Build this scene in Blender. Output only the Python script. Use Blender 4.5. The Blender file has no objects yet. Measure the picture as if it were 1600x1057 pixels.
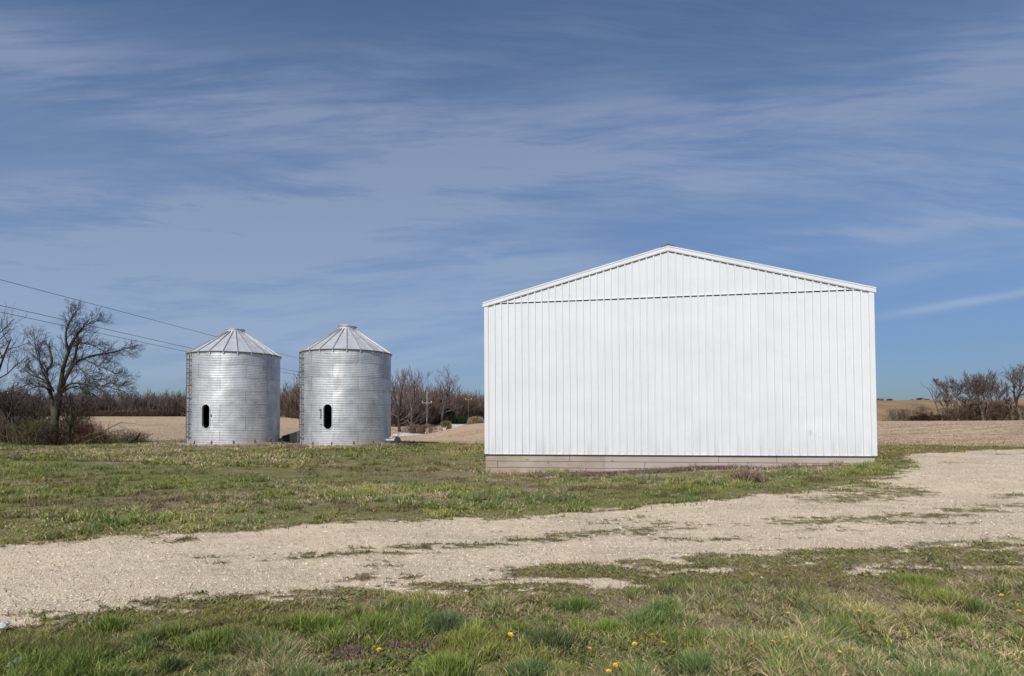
import bpy, math, random
import numpy as np
from mathutils import Vector, Matrix, Euler
random.seed(7); rng = np.random.default_rng(11)
R = math.radians
sc = bpy.context.scene
col = sc.collection

# ------------------------------------------------------------------ camera
F = 900.0; CX, CY = 800.0, 528.5
TILT = R(1.4); ROLL = R(0.29); EYE = 1.7
SHIFT = 655.0 - CY - F*math.tan(TILT)
cam_d = bpy.data.cameras.new('camera'); cam = bpy.data.objects.new('camera', cam_d); col.objects.link(cam)
cam_d.sensor_width = 36; cam_d.lens = 36*F/1600; cam_d.shift_y = SHIFT/1600
cam_d.clip_start = .05; cam_d.clip_end = 9000
CM = Euler((R(90)+TILT, 0, 0)).to_matrix() @ Matrix.Rotation(-ROLL, 3, 'Z')
cam.matrix_world = Matrix.Translation((0,0,EYE)) @ CM.to_4x4()
sc.camera = cam
CMn = np.array(CM)
def ray(px, py):
    v = CMn @ np.array([(px-CX)/F, -(py-CY-SHIFT)/F, -1.0])
    return v
def at(px, py, Y):                    # point of the place seen at px,py at depth Y
    v = ray(px, py); v = v/v[1]*Y
    return (v[0], Y, v[2]+EYE)

# ------------------------------------------------------------------ numpy noise
_perm = rng.random((256,256))
def vnoise(x, y):
    x = np.asarray(x, float); y = np.asarray(y, float)
    xi = np.floor(x).astype(int); yi = np.floor(y).astype(int)
    fx = x-xi; fy = y-yi; fx = fx*fx*(3-2*fx); fy = fy*fy*(3-2*fy)
    a = _perm[xi&255, yi&255]; b = _perm[(xi+1)&255, yi&255]; c = _perm[xi&255,(yi+1)&255]; d = _perm[(xi+1)&255,(yi+1)&255]
    return (a*(1-fx)+b*fx)*(1-fy)+(c*(1-fx)+d*fx)*fy
def fbm(x, y, o=4, s=1.0, ox=0.0, g=.5):
    v = 0; amp = 1; tot = 0
    for i in range(o):
        v = v+amp*vnoise(x*s+ox+i*17.3, y*s+ox*1.7+i*9.1); tot += amp; amp *= g; s *= 2.03
    return v/tot            # 0..1 mean .5
def sstep(a, b, x):
    t = np.clip((x-a)/(b-a), 0, 1); return t*t*(3-2*t)

# ------------------------------------------------------------------ terrain
CP = np.array([(0,0,0),(-6,6,0),(6,6,0),(0,-20,0),(0,10,0),(-12,8,0),(-10,14,0),(10,10,.05),(20,8,.1),(-1,19.6,-.13),(-4,18,-.13),
 (3,17,-.05),(11.1,17.6,.24),(7,17.5,.12),(16,20,.22),(12,36,.2),(30,30,.15),(-10.5,36.4,.2),(-18,37.7,.2),(-14,30,.1),(-2,40,-.05),(-30,42,0),(-60,60,.3),(-60,100,1.0),
 (-100,180,2.8),(-150,240,3.3),(-60,200,2.5),(-80,230,3.3),(-200,200,3.5),(-23,110,-1.5),(-21,140,-1.7),(-19.5,160,-1.3),(-16.6,214,-.2),(-5.3,110,1.0),(5,90,1.0),
 (-12,70,-1.2),(-14,56,-.7),(-13,95,-1.6),(-9,95,-.7),(-14.5,118,-1.6),(-9.5,118,-.1),(0,4,0),(0,-4,0),(-4,3,0),(4,3,0),(0,7,0),(-4,7,0),(4,7,0),(-34,135,0),(-32,160,.5),(-10,240,1.2),(20,150,1.4),(100,150,.15),(140,150,.15),(60,80,.2),(150,190,.6),(110,190,.6),(180,300,6.5),(280,300,6.5),(300,450,13.6),(400,450,14),(500,450,14),(100,450,12),
 (0,500,10),(-200,500,8),(-500,500,8),(0,-200,0),(-200,-100,0),(200,-100,0),(100,0,0),(-100,0,0),(300,700,12),(800,700,10),(0,1200,8),(-800,1000,8),(1200,1200,8),(-2500,1500,8),(2500,1500,8),(0,3000,8)], float)
def _wts(x, y):
    W = np.empty((len(x), len(CP)))
    for i, (cx, cy, cz) in enumerate(CP):
        s = 3+.28*math.hypot(cx, cy); W[:,i] = 1/(((x-cx)**2+(y-cy)**2)/s**2+.06)**2
    return W
_K = _wts(CP[:,0], CP[:,1]); _K /= _K.sum(1, keepdims=True); CZ = np.linalg.solve(_K+np.eye(len(CP))*.02, CP[:,2]*1.02)
def hgt(x, y):
    x = np.asarray(x, float); y = np.asarray(y, float); sh = x.shape
    x = x.ravel(); y = y.ravel(); num = np.zeros_like(x); den = np.zeros_like(x)
    r = np.hypot(x, y)
    for (cx, cy, _z), cz in zip(CP, CZ):
        s = 3+.28*math.hypot(cx, cy)
        d2 = ((x-cx)**2+(y-cy)**2)/s**2
        w = 1/(d2+.06)**2
        num += w*cz; den += w
    z = num/den
    z = z+(fbm(x, y, 3, .35, 3.1)-.5)*.10*sstep(3, 12, r)*(1-sstep(60,120,r))+(fbm(x, y, 3, .02, 8.1)-.5)*1.6*sstep(90, 260, r)*sstep(-10,60,x)
    return z.reshape(sh)
def H(x, y): return float(hgt(np.array([x]), np.array([y]))[0])
def gp(px, py):                       # where the line of sight through px,py meets the ground
    v = ray(px, py); Y = 5.0
    for k in range(60):
        X = v[0]/v[1]*Y; z = H(X, Y)
        Yn = (EYE-z)/max(-v[2]/v[1], 1e-4); Y = .5*Y+.5*min(Yn, 400)
    return (v[0]/v[1]*Y, Y, H(v[0]/v[1]*Y, Y))

FAR = np.array([(-60,2),(-30,4.4),(-12,7.0),(-7.1,8.0),(-4,8.95),(0,10.1),(5.6,12.2),(7.5,13.0),(10.8,15.6),(12.6,18.2),(14.2,21.3),(16.5,23.2),(20.3,24.6),(40,26.5),(80,29)])
NEAR = np.array([(-60,-1),(-30,1.6),(-4.4,5.3),(-2.5,5.85),(0,6.25),(3,6.75),(6.5,7.35),(12,8.5),(30,13),(80,18)])
FLD = np.array([(-300,46),(-60,46),(-20,44.5),(-5,42),(5,36),(17,28.4),(40,28.8),(120,34),(300,40)])
ROAD = np.array([(-14,44),(-20,62),(-25,80),(-26,95),(-23.5,110),(-20.8,132),(-19.0,150),(-18.0,180),(-15.6,214),(-10,260)])
def drive_d(x, y): return np.minimum(y-np.interp(x, NEAR[:,0], NEAR[:,1]), np.interp(x, FAR[:,0], FAR[:,1])-y)
def road_d(x, y):
    return 2.2-np.abs(x-np.interp(y, ROAD[:,1], ROAD[:,0], left=-999, right=-999))
BO = np.array([-.9195, 19.62]); BX = np.array([12.04,-2.0])/12.205; BY = np.array([2.0,12.04])/12.205
def barn_loc(x, y):
    dx = x-BO[0]; dy = y-BO[1]; return dx*BX[0]+dy*BX[1], dx*BY[0]+dy*BY[1]
BINS = [(-18.15,37.7),(-10.46,36.4)]
def masks(x, y):
    dd = drive_d(x, y)
    n1 = fbm(x, y*1.6, 5, .9, 1.3, .62)-.5; n2 = fbm(x*.5, y*2.2, 5, 1.3, 5.7, .65)-.5; n3 = fbm(x, y, 4, 6.0, 2.2, .7)-.5
    yn = np.interp(x, NEAR[:,0], NEAR[:,1]); yf = np.interp(x, FAR[:,0], FAR[:,1]); t = np.clip((y-yn)/(yf-yn), -1, 2)
    near = y < (yn+yf)/2
    hf = np.clip((fbm(x*1.5, y*4.2, 5, 1.5, 5.7, .68)-.5)*3.6+.5, 0, 1)*.7+np.clip((fbm(x*.8, y*2.0, 3, .8, 15.7)-.5)*3.2+.5, 0, 1)*.3
    hf = hf*.80+.20*np.clip((fbm(x, y, 2, 22., 3.7)-.5)*2.2+.5, 0, 1)
    cover = np.where(near, sstep(-1.25-.03*np.abs(x), .75, dd+n1*.9), sstep(-.40-.03*np.clip(x,0,14), .45+.04*np.clip(x,0,14), dd+n1*.8))
    st = np.exp(-((t-.47-.05*np.sin(x*.7))/.085)**2)*sstep(-6,-2.5,x)*(1-.75*sstep(6,13,x))*(.62+n2*2.2)
    st2 = np.exp(-((t-.06)/.12)**2)*sstep(-2.5,3,x)*.30
    st3 = np.exp(-((t-.80)/.13)**2)*sstep(4,7,x)*(1-sstep(8,10.5,x))*.6
    cover = cover*1.05-st*1.05-st2*2-st3*1.4-.10*sstep(8,15,x)*(y > 9)-.35*sstep(.54,.75,fbm(x*.5,y*1.6,3,.8,31.))
    grav = sstep(-.12, .12, cover-hf*.92-.02)
    grav = np.maximum(grav, sstep(.49, .59, fbm(x, y*2.2, 3, 7., 43.))*sstep(.3, .9, dd)*.80)
    grav = np.where(dd > -1.3, grav, 0)
    fd = y-np.interp(x, FLD[:,0], FLD[:,1])
    field = sstep(-.5, .5, fd*.8+n1*3)
    bx, by = barn_loc(x, y)
    nb = sstep(-.35, 0, bx)*(1-sstep(12.2, 12.6, bx))*sstep(-1.5,-.5, by+n1*1.2)*(by < .5)
    moss_in = sstep(.4, .9, dd)
    bind = np.min([np.hypot(x-a, y-b)-2.75 for a, b in BINS], axis=0)
    dry = sstep(.46,.62, fbm(x*.8, y, 4, .22, 9.4)*.62+fbm(x, y, 3, 1.4, 4.4)*.38)
    dry = np.maximum(dry, 1-sstep(.6, 2.6, bind+n1*3)); dry = np.maximum(dry, .85*np.exp(-((x+13)**2/22+(y-24)**2/9))*sstep(-.3,.1,n1+.1))
    dry = np.maximum(dry, nb*.75)
    dry = np.maximum(dry, .7*np.exp(-((x+1.8)**2/8+(y-20)**2/14)))
    moss = np.exp(-((dd+.25)/.65)**2)*sstep(-.22,.12,n1+n2)*np.where(near,1,.25)
    far_moss = sstep(12.5, 15, x)*sstep(17, 20, y)*(y < 60)
    moss = np.maximum(moss, far_moss*.9); moss = np.maximum(moss, moss_in*.8)
    dry = dry*np.where(near, 1, 1-.8*np.exp(-((dd+.9)/1.4)**2))
    purple = nb*sstep(2.2, 4.5, bx+n1*3)*(1-sstep(9.5, 12.2, bx+n1*4))*sstep(-1.25,-.85,by)*.9
    purple = np.maximum(purple, np.exp(-((x+1.9)**2/.8+(y-17.2)**2/.35))*.7)
    return dict(grav=grav, field=field, dry=dry, moss=moss, purple=purple, dd=dd, fd=fd, near=near, bind=bind, bx=bx, by=by)

# ------------------------------------------------------------------ object helpers
def tag(o, label=None, cat=None, group=None, kind=None):
    if label: o['label'] = label
    if cat: o['category'] = cat
    if group: o['group'] = group
    if kind: o['kind'] = kind
    return o
def empty(name, loc=(0,0,0), rz=0):
    o = bpy.data.objects.new(name, None); col.objects.link(o); o.location = loc; o.rotation_euler = (0,0,rz)
    o.empty_display_size = .2
    return o
def np_mesh(name, V, faces_n, idx, m, parent=None, smooth=False, attrs=None):
    """V (n,3); faces_n loops per face array; idx flat loop verts"""
    me = bpy.data.meshes.new(name); V = np.ascontiguousarray(V, np.float32)
    me.vertices.add(len(V)); me.vertices.foreach_set('co', V.ravel())
    me.loops.add(len(idx)); me.loops.foreach_set('vertex_index', np.asarray(idx, np.int32))
    fn = np.asarray(faces_n, np.int32); st = np.concatenate([[0], np.cumsum(fn)[:-1]]).astype(np.int32)
    me.polygons.add(len(fn)); me.polygons.foreach_set('loop_start', st); me.polygons.foreach_set('loop_total', fn)
    if smooth: me.polygons.foreach_set('use_smooth', np.ones(len(fn), bool))
    if attrs:
        for k, c in attrs.items():
            a = me.attributes.new(k, 'FLOAT_COLOR', 'POINT'); c4 = np.ones((len(V),4), np.float32); c4[:, :c.shape[1]] = c
            a.data.foreach_set('color', c4.ravel())
    me.update(calc_edges=True); me.materials.append(m)
    o = bpy.data.objects.new(name, me); col.objects.link(o)
    if parent: o.parent = parent
    return o
class MB:
    def __init__(s): s.v = []; s.f = []
    def add(s, vs, fs):
        k = len(s.v); s.v += [tuple(p) for p in vs]; s.f += [tuple(i+k for i in f) for f in fs]; return s
    def box(s, x0, x1, y0, y1, z0, z1, M=None):
        vs = [(x,y,z) for z in (z0,z1) for x,y in ((x0,y0),(x1,y0),(x1,y1),(x0,y1))]
        if M is not None: vs = [tuple(M @ Vector(p)) for p in vs]
        return s.add(vs, [(3,2,1,0),(4,5,6,7),(0,1,5,4),(1,2,6,5),(2,3,7,6),(3,0,4,7)])
    def bar(s, a, b, w, d):           # a box along a segment
        a = Vector(a); b = Vector(b); z = (b-a); L = z.length; q = z.to_track_quat('Z','Y').to_matrix().to_4x4()
        return s.box(-w/2,w/2,-d/2,d/2,0,L, Matrix.Translation(a) @ q)
    def tube(s, pts, rad, n=6, cap=False):
        pts = [Vector(p) for p in pts]; k = len(s.v); m = len(pts)
        if not hasattr(rad, '__len__'): rad = [rad]*m
        t0 = (pts[1]-pts[0]).normalized(); u = t0.orthogonal().normalized()
        for i, p in enumerate(pts):
            t = (pts[min(i+1,m-1)]-pts[max(i-1,0)]).normalized(); u = (u-t*u.dot(t))
            u = u.normalized() if u.length > 1e-6 else t.orthogonal().normalized(); w = t.cross(u)
            for j in range(n):
                a = 2*math.pi*j/n; q = p+(u*math.cos(a)+w*math.sin(a))*rad[i]; s.v.append((q.x,q.y,q.z))
        for i in range(m-1):
            for j in range(n): s.f.append((k+i*n+j, k+i*n+(j+1)%n, k+(i+1)*n+(j+1)%n, k+(i+1)*n+j))
        if cap: s.f.append(tuple(k+j for j in range(n))[::-1]); s.f.append(tuple(k+(m-1)*n+j for j in range(n)))
        return s
    def lathe(s, prof, n=48, c=(0,0), cap=False):   # prof: (r,z)
        k = len(s.v)
        for r, z in prof:
            for j in range(n):
                a = 2*math.pi*j/n; s.v.append((c[0]+r*math.cos(a), c[1]+r*math.sin(a), z))
        for i in range(len(prof)-1):
            for j in range(n): s.f.append((k+i*n+j, k+i*n+(j+1)%n, k+(i+1)*n+(j+1)%n, k+(i+1)*n+j))
        if cap: s.f.append(tuple(k+(len(prof)-1)*n+j for j in range(n)))
        return s
    def build(s, name, m, parent=None, smooth=False, bevel=0):
        me = bpy.data.meshes.new(name); me.from_pydata(s.v, [], s.f); me.update(); me.materials.append(m)
        if smooth: me.polygons.foreach_set('use_smooth', [True]*len(me.polygons))
        o = bpy.data.objects.new(name, me); col.objects.link(o)
        if parent: o.parent = parent
        if bevel:
            b = o.modifiers.new('bevel','BEVEL'); b.width = bevel; b.segments = 2; b.limit_method = 'ANGLE'
        return o

# ------------------------------------------------------------------ node helpers
class S:
    def __init__(s, nt, sock): s.nt = nt; s.k = sock
    def _m(s, op, *a):
        n = s.nt.nodes.new('ShaderNodeMath'); n.operation = op
        for i, v in enumerate((s,)+a):
            if isinstance(v, S): s.nt.links.new(v.k, n.inputs[i])
            else: n.inputs[i].default_value = v
        return S(s.nt, n.outputs[0])
    def __add__(s, o): return s._m('ADD', o)
    def __radd__(s, o): return s._m('ADD', o)
    def __sub__(s, o): return s._m('SUBTRACT', o)
    def __rsub__(s, o): return (s*-1.0)+o
    def __mul__(s, o): return s._m('MULTIPLY', o)
    def __rmul__(s, o): return s._m('MULTIPLY', o)
    def __truediv__(s, o): return s._m('DIVIDE', o)
    def pw(s, o): return s._m('POWER', o)
    def mx(s, o): return s._m('MAXIMUM', o)
    def mn(s, o): return s._m('MINIMUM', o)
    def ab(s): return s._m('ABSOLUTE')
    def exp(s): return s._m('EXPONENT')
    def fl(s): return s._m('FLOOR')
    def step(s, a, b):
        n = s.nt.nodes.new('ShaderNodeMapRange'); n.interpolation_type = 'SMOOTHSTEP'; s.nt.links.new(s.k, n.inputs[0])
        n.inputs[1].default_value = a; n.inputs[2].default_value = b; return S(s.nt, n.outputs[0])
class NT:
    def __init__(s, nt): s.nt = nt; nt.nodes.clear()
    def n(s, t, **kw):
        n = s.nt.nodes.new(t)
        for k, v in kw.items(): setattr(n, k, v)
        return n
    def link(s, a, b): s.nt.links.new(a.k if isinstance(a, S) else a, b)
    def xyz(s, x, y, z):
        n = s.n('ShaderNodeCombineXYZ')
        for i, v in enumerate((x,y,z)):
            if isinstance(v, S): s.link(v, n.inputs[i])
            else: n.inputs[i].default_value = v
        return n.outputs[0]
    def sep(s, v):
        n = s.n('ShaderNodeSeparateXYZ'); s.nt.links.new(v, n.inputs[0]); return [S(s.nt, o) for o in n.outputs]
    def noise(s, v, scale, detail=4, rough=.55, dist=0):
        n = s.n('ShaderNodeTexNoise'); n.inputs['Scale'].default_value = scale; n.inputs['Detail'].default_value = detail
        n.inputs['Roughness'].default_value = rough; n.inputs['Distortion'].default_value = dist; s.nt.links.new(v, n.inputs['Vector'])
        return S(s.nt, n.outputs[0])
    def vor(s, v, scale, feat='F1', out=0):
        n = s.n('ShaderNodeTexVoronoi', feature=feat); n.inputs['Scale'].default_value = scale; s.nt.links.new(v, n.inputs['Vector'])
        return S(s.nt, n.outputs[out])
    def mix(s, f, a, b, mode='MIX'):
        n = s.n('ShaderNodeMix', data_type='RGBA', blend_type=mode)
        for sock, v in ((n.inputs[0], f), (n.inputs[6], a), (n.inputs[7], b)):
            if isinstance(v, S): s.link(v, sock)
            elif isinstance(v, (int, float)): sock.default_value = v
            elif isinstance(v, tuple): sock.default_value = (*v, 1)[:4]
            else: s.nt.links.new(v, sock)
        return n.outputs[2]
    def bsdf(s, color, rough=.8, metal=0, spec=.5, bump=None, bs=.3, bd=.02):
        b = s.n('ShaderNodeBsdfPrincipled'); o = s.n('ShaderNodeOutputMaterial')
        for sock, v in ((b.inputs['Base Color'], color), (b.inputs['Roughness'], rough), (b.inputs['Metallic'], metal), (b.inputs['Specular IOR Level'], spec)):
            if isinstance(v, S): s.link(v, sock)
            elif isinstance(v, tuple): sock.default_value = (*v, 1)
            elif isinstance(v, (int, float)): sock.default_value = v
            else: s.nt.links.new(v, sock)
        if bump is not None:
            bm = s.n('ShaderNodeBump'); bm.inputs['Strength'].default_value = bs; bm.inputs['Distance'].default_value = bd
            s.link(bump, bm.inputs['Height']); s.nt.links.new(bm.outputs[0], b.inputs['Normal'])
        s.nt.links.new(b.outputs[0], o.inputs[0]); return b
    def obj(s): return s.n('ShaderNodeTexCoord').outputs['Object']
    def attr(s, name): return s.n('ShaderNodeAttribute', attribute_name=name).outputs['Color']
def mat(name):
    m = bpy.data.materials.new(name); m.use_nodes = True; return m, NT(m.node_tree)

# ---- materials
def simple(name, c, rough=.8, var=.25, scale=8, metal=0, c2=None, bump=.2, bd=.01, spec=.4, stretch=(1,1,1)):
    m, t = mat(name); v = t.obj(); x, y, z = t.sep(v)
    vv = t.xyz(x*stretch[0], y*stretch[1], z*stretch[2])
    n = t.noise(vv, scale, 5, .6); a = n.step(.3,.7)
    c2 = c2 or tuple(k*(1-var) for k in c)
    t.bsdf(t.mix(a, c, c2), rough, metal, spec, bump=n, bs=bump, bd=bd); return m
M = {}
def white_mat():
    m, t = mat('white_painted_steel'); v = t.obj(); x, y, z = t.sep(v)
    n = t.noise(v, .9, 4, .6); grime = t.noise(t.xyz(x*5, y*5, z*.5), 1.3, 5, .65)
    low = (1.0-z.step(.4, 1.5))*grime.step(.42,.75)*.45
    # small dent with a scuff low on the wall
    dx = (x-10.42)/.33; dz = (z-1.17)/.42; r2 = dx*dx+dz*dz; dent = (r2*-1.4).exp()
    dn = t.noise(v, 7, 3, .6)
    sc1 = ((x-10.33)/.05); sc2 = ((z-1.22)/.10); scuff = ((sc1*sc1+sc2*sc2)*-1.0).exp()*.55
    sc3 = ((x-10.98)/.03); sc4 = ((z-.78)/.22); scuff2 = ((sc3*sc3+sc4*sc4)*-1.0).exp()*.35
    c = t.mix(n.step(.3,.75), (.685,.705,.72), (.64,.66,.675))
    c = t.mix((low+scuff+scuff2).mn(1.0), c, (.40,.38,.36))
    t.bsdf(c, .42, 0, .35, bump=dent*dn*1.3+t.noise(t.xyz(x*1.3,y,z*.5), 1.5, 2, .5)*.35, bs=.45, bd=.05); return m
M['white'] = white_mat()
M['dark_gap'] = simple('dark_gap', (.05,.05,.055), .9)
def wood_mat():
    m, t = mat('weathered_boards'); v = t.obj(); x, y, z = t.sep(v)
    g = t.noise(t.xyz(x*.8, y*.8, z*26), 2.2, 6, .65, .4); n = t.noise(v, 1.1, 4, .6)
    kn = t.vor(t.xyz(x*1.0, z*2.6, y*0.0), 1.35); knot = 1.0-kn.step(.05,.11)
    ri = x.step(4.0,4.05); 
    c = t.mix(g.step(.3,.72), (.40,.33,.27), (.27,.215,.17)); c = t.mix(n.step(.4,.75), c, (.42,.37,.32))
    c = t.mix(ri*.45, c, (.47,.435,.39)); c = t.mix(knot*.6, c, (.10,.07,.05))
    t.bsdf(c, .85, 0, .2, bump=g, bs=.35, bd=.006); return m
M['wood'] = wood_mat()
def galv_mat(name, base=.60, rough=.34, seed=0.0, sheets=6, ringh=.80):
    m, t = mat(name); v = t.obj(); x, y, z = t.sep(v)
    ang = x._m('ARCTAN2', y); ring = (z/ringh).fl()
    sh = ((ang/(2*math.pi)+.5)*float(sheets)+ring*.5+seed*.17).fl()
    wn = t.n('ShaderNodeTexWhiteNoise', noise_dimensions='3D'); t.nt.links.new(t.xyz(sh, ring, seed+.5), wn.inputs['Vector'])
    w = S(t.nt, wn.outputs[0])
    sp = t.vor(v, 26, out=0).step(.0,.6); big = t.noise(v, .85, 4, .62, .5); st = t.noise(t.xyz(x*3,y*3,z*.35), 2.2, 5, .6)
    f = (w*.30+sp*.08+big.step(.32,.72)*.62+st.step(.4,.7)*.18)
    c = t.mix(f.mn(1.0), (base*1.22,base*1.23,base*1.24), (base*.66,base*.68,base*.72))
    dirt = (1.0-z.step(.0,.55))*t.noise(v, 3, 5, .6).step(.4,.65)*.5
    c = t.mix(dirt, c, (.34,.26,.20))
    dents = t.noise(v, 1.15, 2, .5, .3)
    t.bsdf(c, (w*.08+big*.16+rough+.09), .58, .5, bump=dents*1.0+t.noise(v, 9, 3, .5)*.05, bs=.36, bd=.11); return m
M['galv'] = galv_mat('galvanised_sheet'); M['galv2'] = galv_mat('galvanised_sheet_old', .56, .36, 3.0)
M['roofgalv'] = simple('galvanised_roof', (.68,.68,.70), .48, .18, 2.2, .45, bump=.15)
M['rib'] = simple('galvanised_rib', (.74,.74,.74), .45, .15, 3, .4, bump=.1)
M['ribdark'] = simple('shaded_rib', (.42,.42,.43), .5, .3, 5, .4)  # grey darkened so the roof ribs carry their shadow lines in colour
M['seam'] = simple('sheet_seam', (.42,.43,.45), .5, .3, 6, .7)
M['ladder'] = simple('ladder_steel', (.16,.15,.15), .6, .3, 9, .6)
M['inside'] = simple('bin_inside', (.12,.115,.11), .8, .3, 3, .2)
M['darkmetal'] = simple('dark_metal', (.045,.05,.06), .6, .4, 6, .5)
M['rust'] = simple('rusty_steel', (.16,.08,.05), .8, .4, 9, .2)
M['palemetal'] = simple('pale_paint', (.50,.49,.48), .5, .2, 8)
M['concrete'] = simple('pad_concrete', (.40,.33,.29), .9, .3, 5, bump=.4)
M['bark'] = simple('bark', (.06,.048,.038), .95, .45, 6, bump=.6, bd=.03, stretch=(2,2,.5))
M['bark_grey'] = simple('grey_bark', (.17,.14,.12), .95, .4, 5, bump=.5, bd=.03, stretch=(2,2,.5))
M['ivybark'] = simple('mossy_bark', (.055,.06,.035), .95, .4, 6, bump=.6, bd=.03, c2=(.10,.08,.06))
M['twig'] = simple('twigs', (.085,.063,.052), .95, .35, 2, bump=0)
M['twig_grey'] = simple('grey_twigs', (.17,.135,.12), .95, .35, 1.2, bump=0)
M['twig_tan'] = simple('tan_twigs', (.135,.10,.082), .95, .35, 1.2, bump=0)
M['wire'] = simple('wire', (.03,.03,.035), .6, .2, 2, bump=0)
M['pole'] = simple('weathered_pole', (.50,.45,.40), .9, .25, 3, bump=.3, stretch=(3,3,.4))
M['pole_grey'] = simple('grey_pole', (.26,.23,.21), .9, .25, 3, bump=.3, stretch=(3,3,.4))
M['porcelain'] = simple('insulator', (.75,.73,.70), .3, .1, 8, bump=0)
M['plastic'] = simple('pale_plastic', (.42,.48,.54), .35, .3, 16, bump=.8, bd=.03)
M['stone'] = simple('pale_stone', (.62,.60,.56), .8, .3, 10, bump=.5)
M['stem'] = simple('plant_stem', (.20,.20,.07), .6, .3, 20, bump=0)
M['leaf'] = simple('plant_leaf', (.07,.12,.025), .55, .4, 30, bump=0)
M['petal'] = simple('dandelion_petal', (.95,.64,.03), .6, .25, 60, bump=0)
def blade_mat(name, tr=.25, rough=.55):
    m, t = mat(name); a = t.attr('tint'); d = t.n('ShaderNodeBsdfPrincipled'); t.nt.links.new(a, d.inputs['Base Color'])
    d.inputs['Roughness'].default_value = rough; d.inputs['Specular IOR Level'].default_value = .25
    tl = t.n('ShaderNodeBsdfTranslucent'); t.nt.links.new(a, tl.inputs[0]); mx = t.n('ShaderNodeMixShader'); mx.inputs[0].default_value = tr
    o = t.n('ShaderNodeOutputMaterial'); t.nt.links.new(d.outputs[0], mx.inputs[1]); t.nt.links.new(tl.outputs[0], mx.inputs[2]); t.nt.links.new(mx.outputs[0], o.inputs[0]); return m
M['blade'] = blade_mat('grass_blades'); M['brush'] = blade_mat('brush_twigs', .0, .9); M['pebble'] = blade_mat('pebbles', .0, .9)

def ground_mat():
    m, t = mat('ground_cover'); a = t.sep(t.attr('m1')); b = t.sep(t.attr('m2'))
    v = t.obj(); x, y, z = t.sep(v)
    grav, field, dry = a; moss, purple, hill = b
    fine = t.noise(v, 38, 5, .7); mid = t.noise(v, 6, 5, .65); st = t.vor(v, 30); st2 = t.vor(v, 75); big = t.noise(v, .6, 4, .6)
    # crushed limestone
    cg = t.mix(mid.step(.3,.7), (.73,.60,.435), (.59,.475,.335)); cg = t.mix((1.0-st.step(.08,.34))*.45, cg, (.82,.75,.62)); cg = t.mix(fine.step(.50,.74)*.6, cg, (.30,.235,.165))
    cg = t.mix(big.step(.38,.62)*.6, cg, (.50,.41,.30)); trk = t.noise(t.xyz(x*.35, y*1.7, z*.0), 1.1, 6, .7); cg = t.mix(trk.step(.50,.66)*.55, cg, (.43,.345,.25)); cg = t.mix(t.noise(t.xyz(x*1.2, y*3.0, z*.0), 3.0, 6, .75).step(.56,.66)*.6, cg, (.27,.215,.14))
    # thatch and soil under the grass
    ct = t.mix(fine.step(.3,.7), (.40,.315,.215), (.21,.155,.10)); cgr = t.mix(mid.step(.3,.7), (.15,.18,.045), (.23,.22,.08)); cgr = t.mix(fine.step(.45,.75)*.6, cgr, (.10,.085,.045))
    gcol = t.mix(dry*.75+mid.step(.45,.7)*.25, cgr, ct)
    cm = t.mix(mid.step(.35,.65), (.27,.255,.045), (.19,.125,.085)); cm = t.mix(fine.step(.42,.62)*.8, cm, (.10,.075,.048)); sp1 = t.vor(t.xyz(x*1.0+mid*.1, y*1.0, z), 55); cm = t.mix((1.0-sp1.step(.10,.30))*.6, cm, (.42,.34,.24))
    gcol = t.mix(moss, gcol, cm); gcol = t.mix(purple*.6, gcol, (.16,.09,.12))
    # harvested field: stubble rows
    fx, fy = x*.97+y*.24, y*.97-x*.24
    rw = t.noise(t.xyz(fx*.10, fy*1.1, z*.0), 1.0, 5, .68); f2 = t.noise(t.xyz(fx*.6, fy*1.0, z*.0), 1.6, 5, .75); f3 = t.noise(v, .035, 3, .5)
    cf = t.mix(rw.step(.38,.62), (.54,.39,.25), (.31,.215,.145)); cf = t.mix(f2.step(.44,.66)*.75, cf, (.60,.475,.345)); cf = t.mix(f3.step(.4,.65)*.35, cf, (.40,.27,.18))
    # dry pasture on the hill
    h1 = t.noise(t.xyz(x*.25, y*.08, z*.0), .6, 5, .65); ch = t.mix(h1.step(.35,.65), (.31,.205,.115), (.20,.155,.08)); ch = t.mix(t.noise(v, .03, 3, .5).step(.45,.6)*.5, ch, (.34,.21,.12))
    gx = (x+100.0)/20.0; gy = (y-196.0)/14.0; gp_ = ((gx*gx+gy*gy)*-1.0).exp(); 
    c = t.mix(field, gcol, cf); c = t.mix(hill, c, ch); c = t.mix(grav, c, cg); c = t.mix((gp_*2.2).mn(1.0), c, (.12,.20,.05))
    gcol = t.mix((1.0-sp1.step(.08,.28))*.55, gcol, (.40,.32,.22)); gcol = t.mix(t.noise(v, 17, 4, .7).step(.50,.68)*.6, gcol, (.09,.075,.04))
    c = t.mix(field, gcol, cf); c = t.mix(hill, c, ch); c = t.mix(grav, c, cg); c = t.mix((gp_*2.2).mn(1.0), c, (.12,.20,.05))
    h = grav*((1.0-st.step(.0,.42))*1.0+(1.0-st2.step(0.,.4))*.5+mid*1.0)+(1.0-grav)*(fine*3.0+mid*2.0)
    t.bsdf(c, .95, 0, .15, bump=h+field*(f2*6.0), bs=.65, bd=.022); return m
M['ground'] = ground_mat()
M['road'] = simple('pale_gravel_road', (.62,.58,.52), .95, .2, .5, bump=.2)

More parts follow.
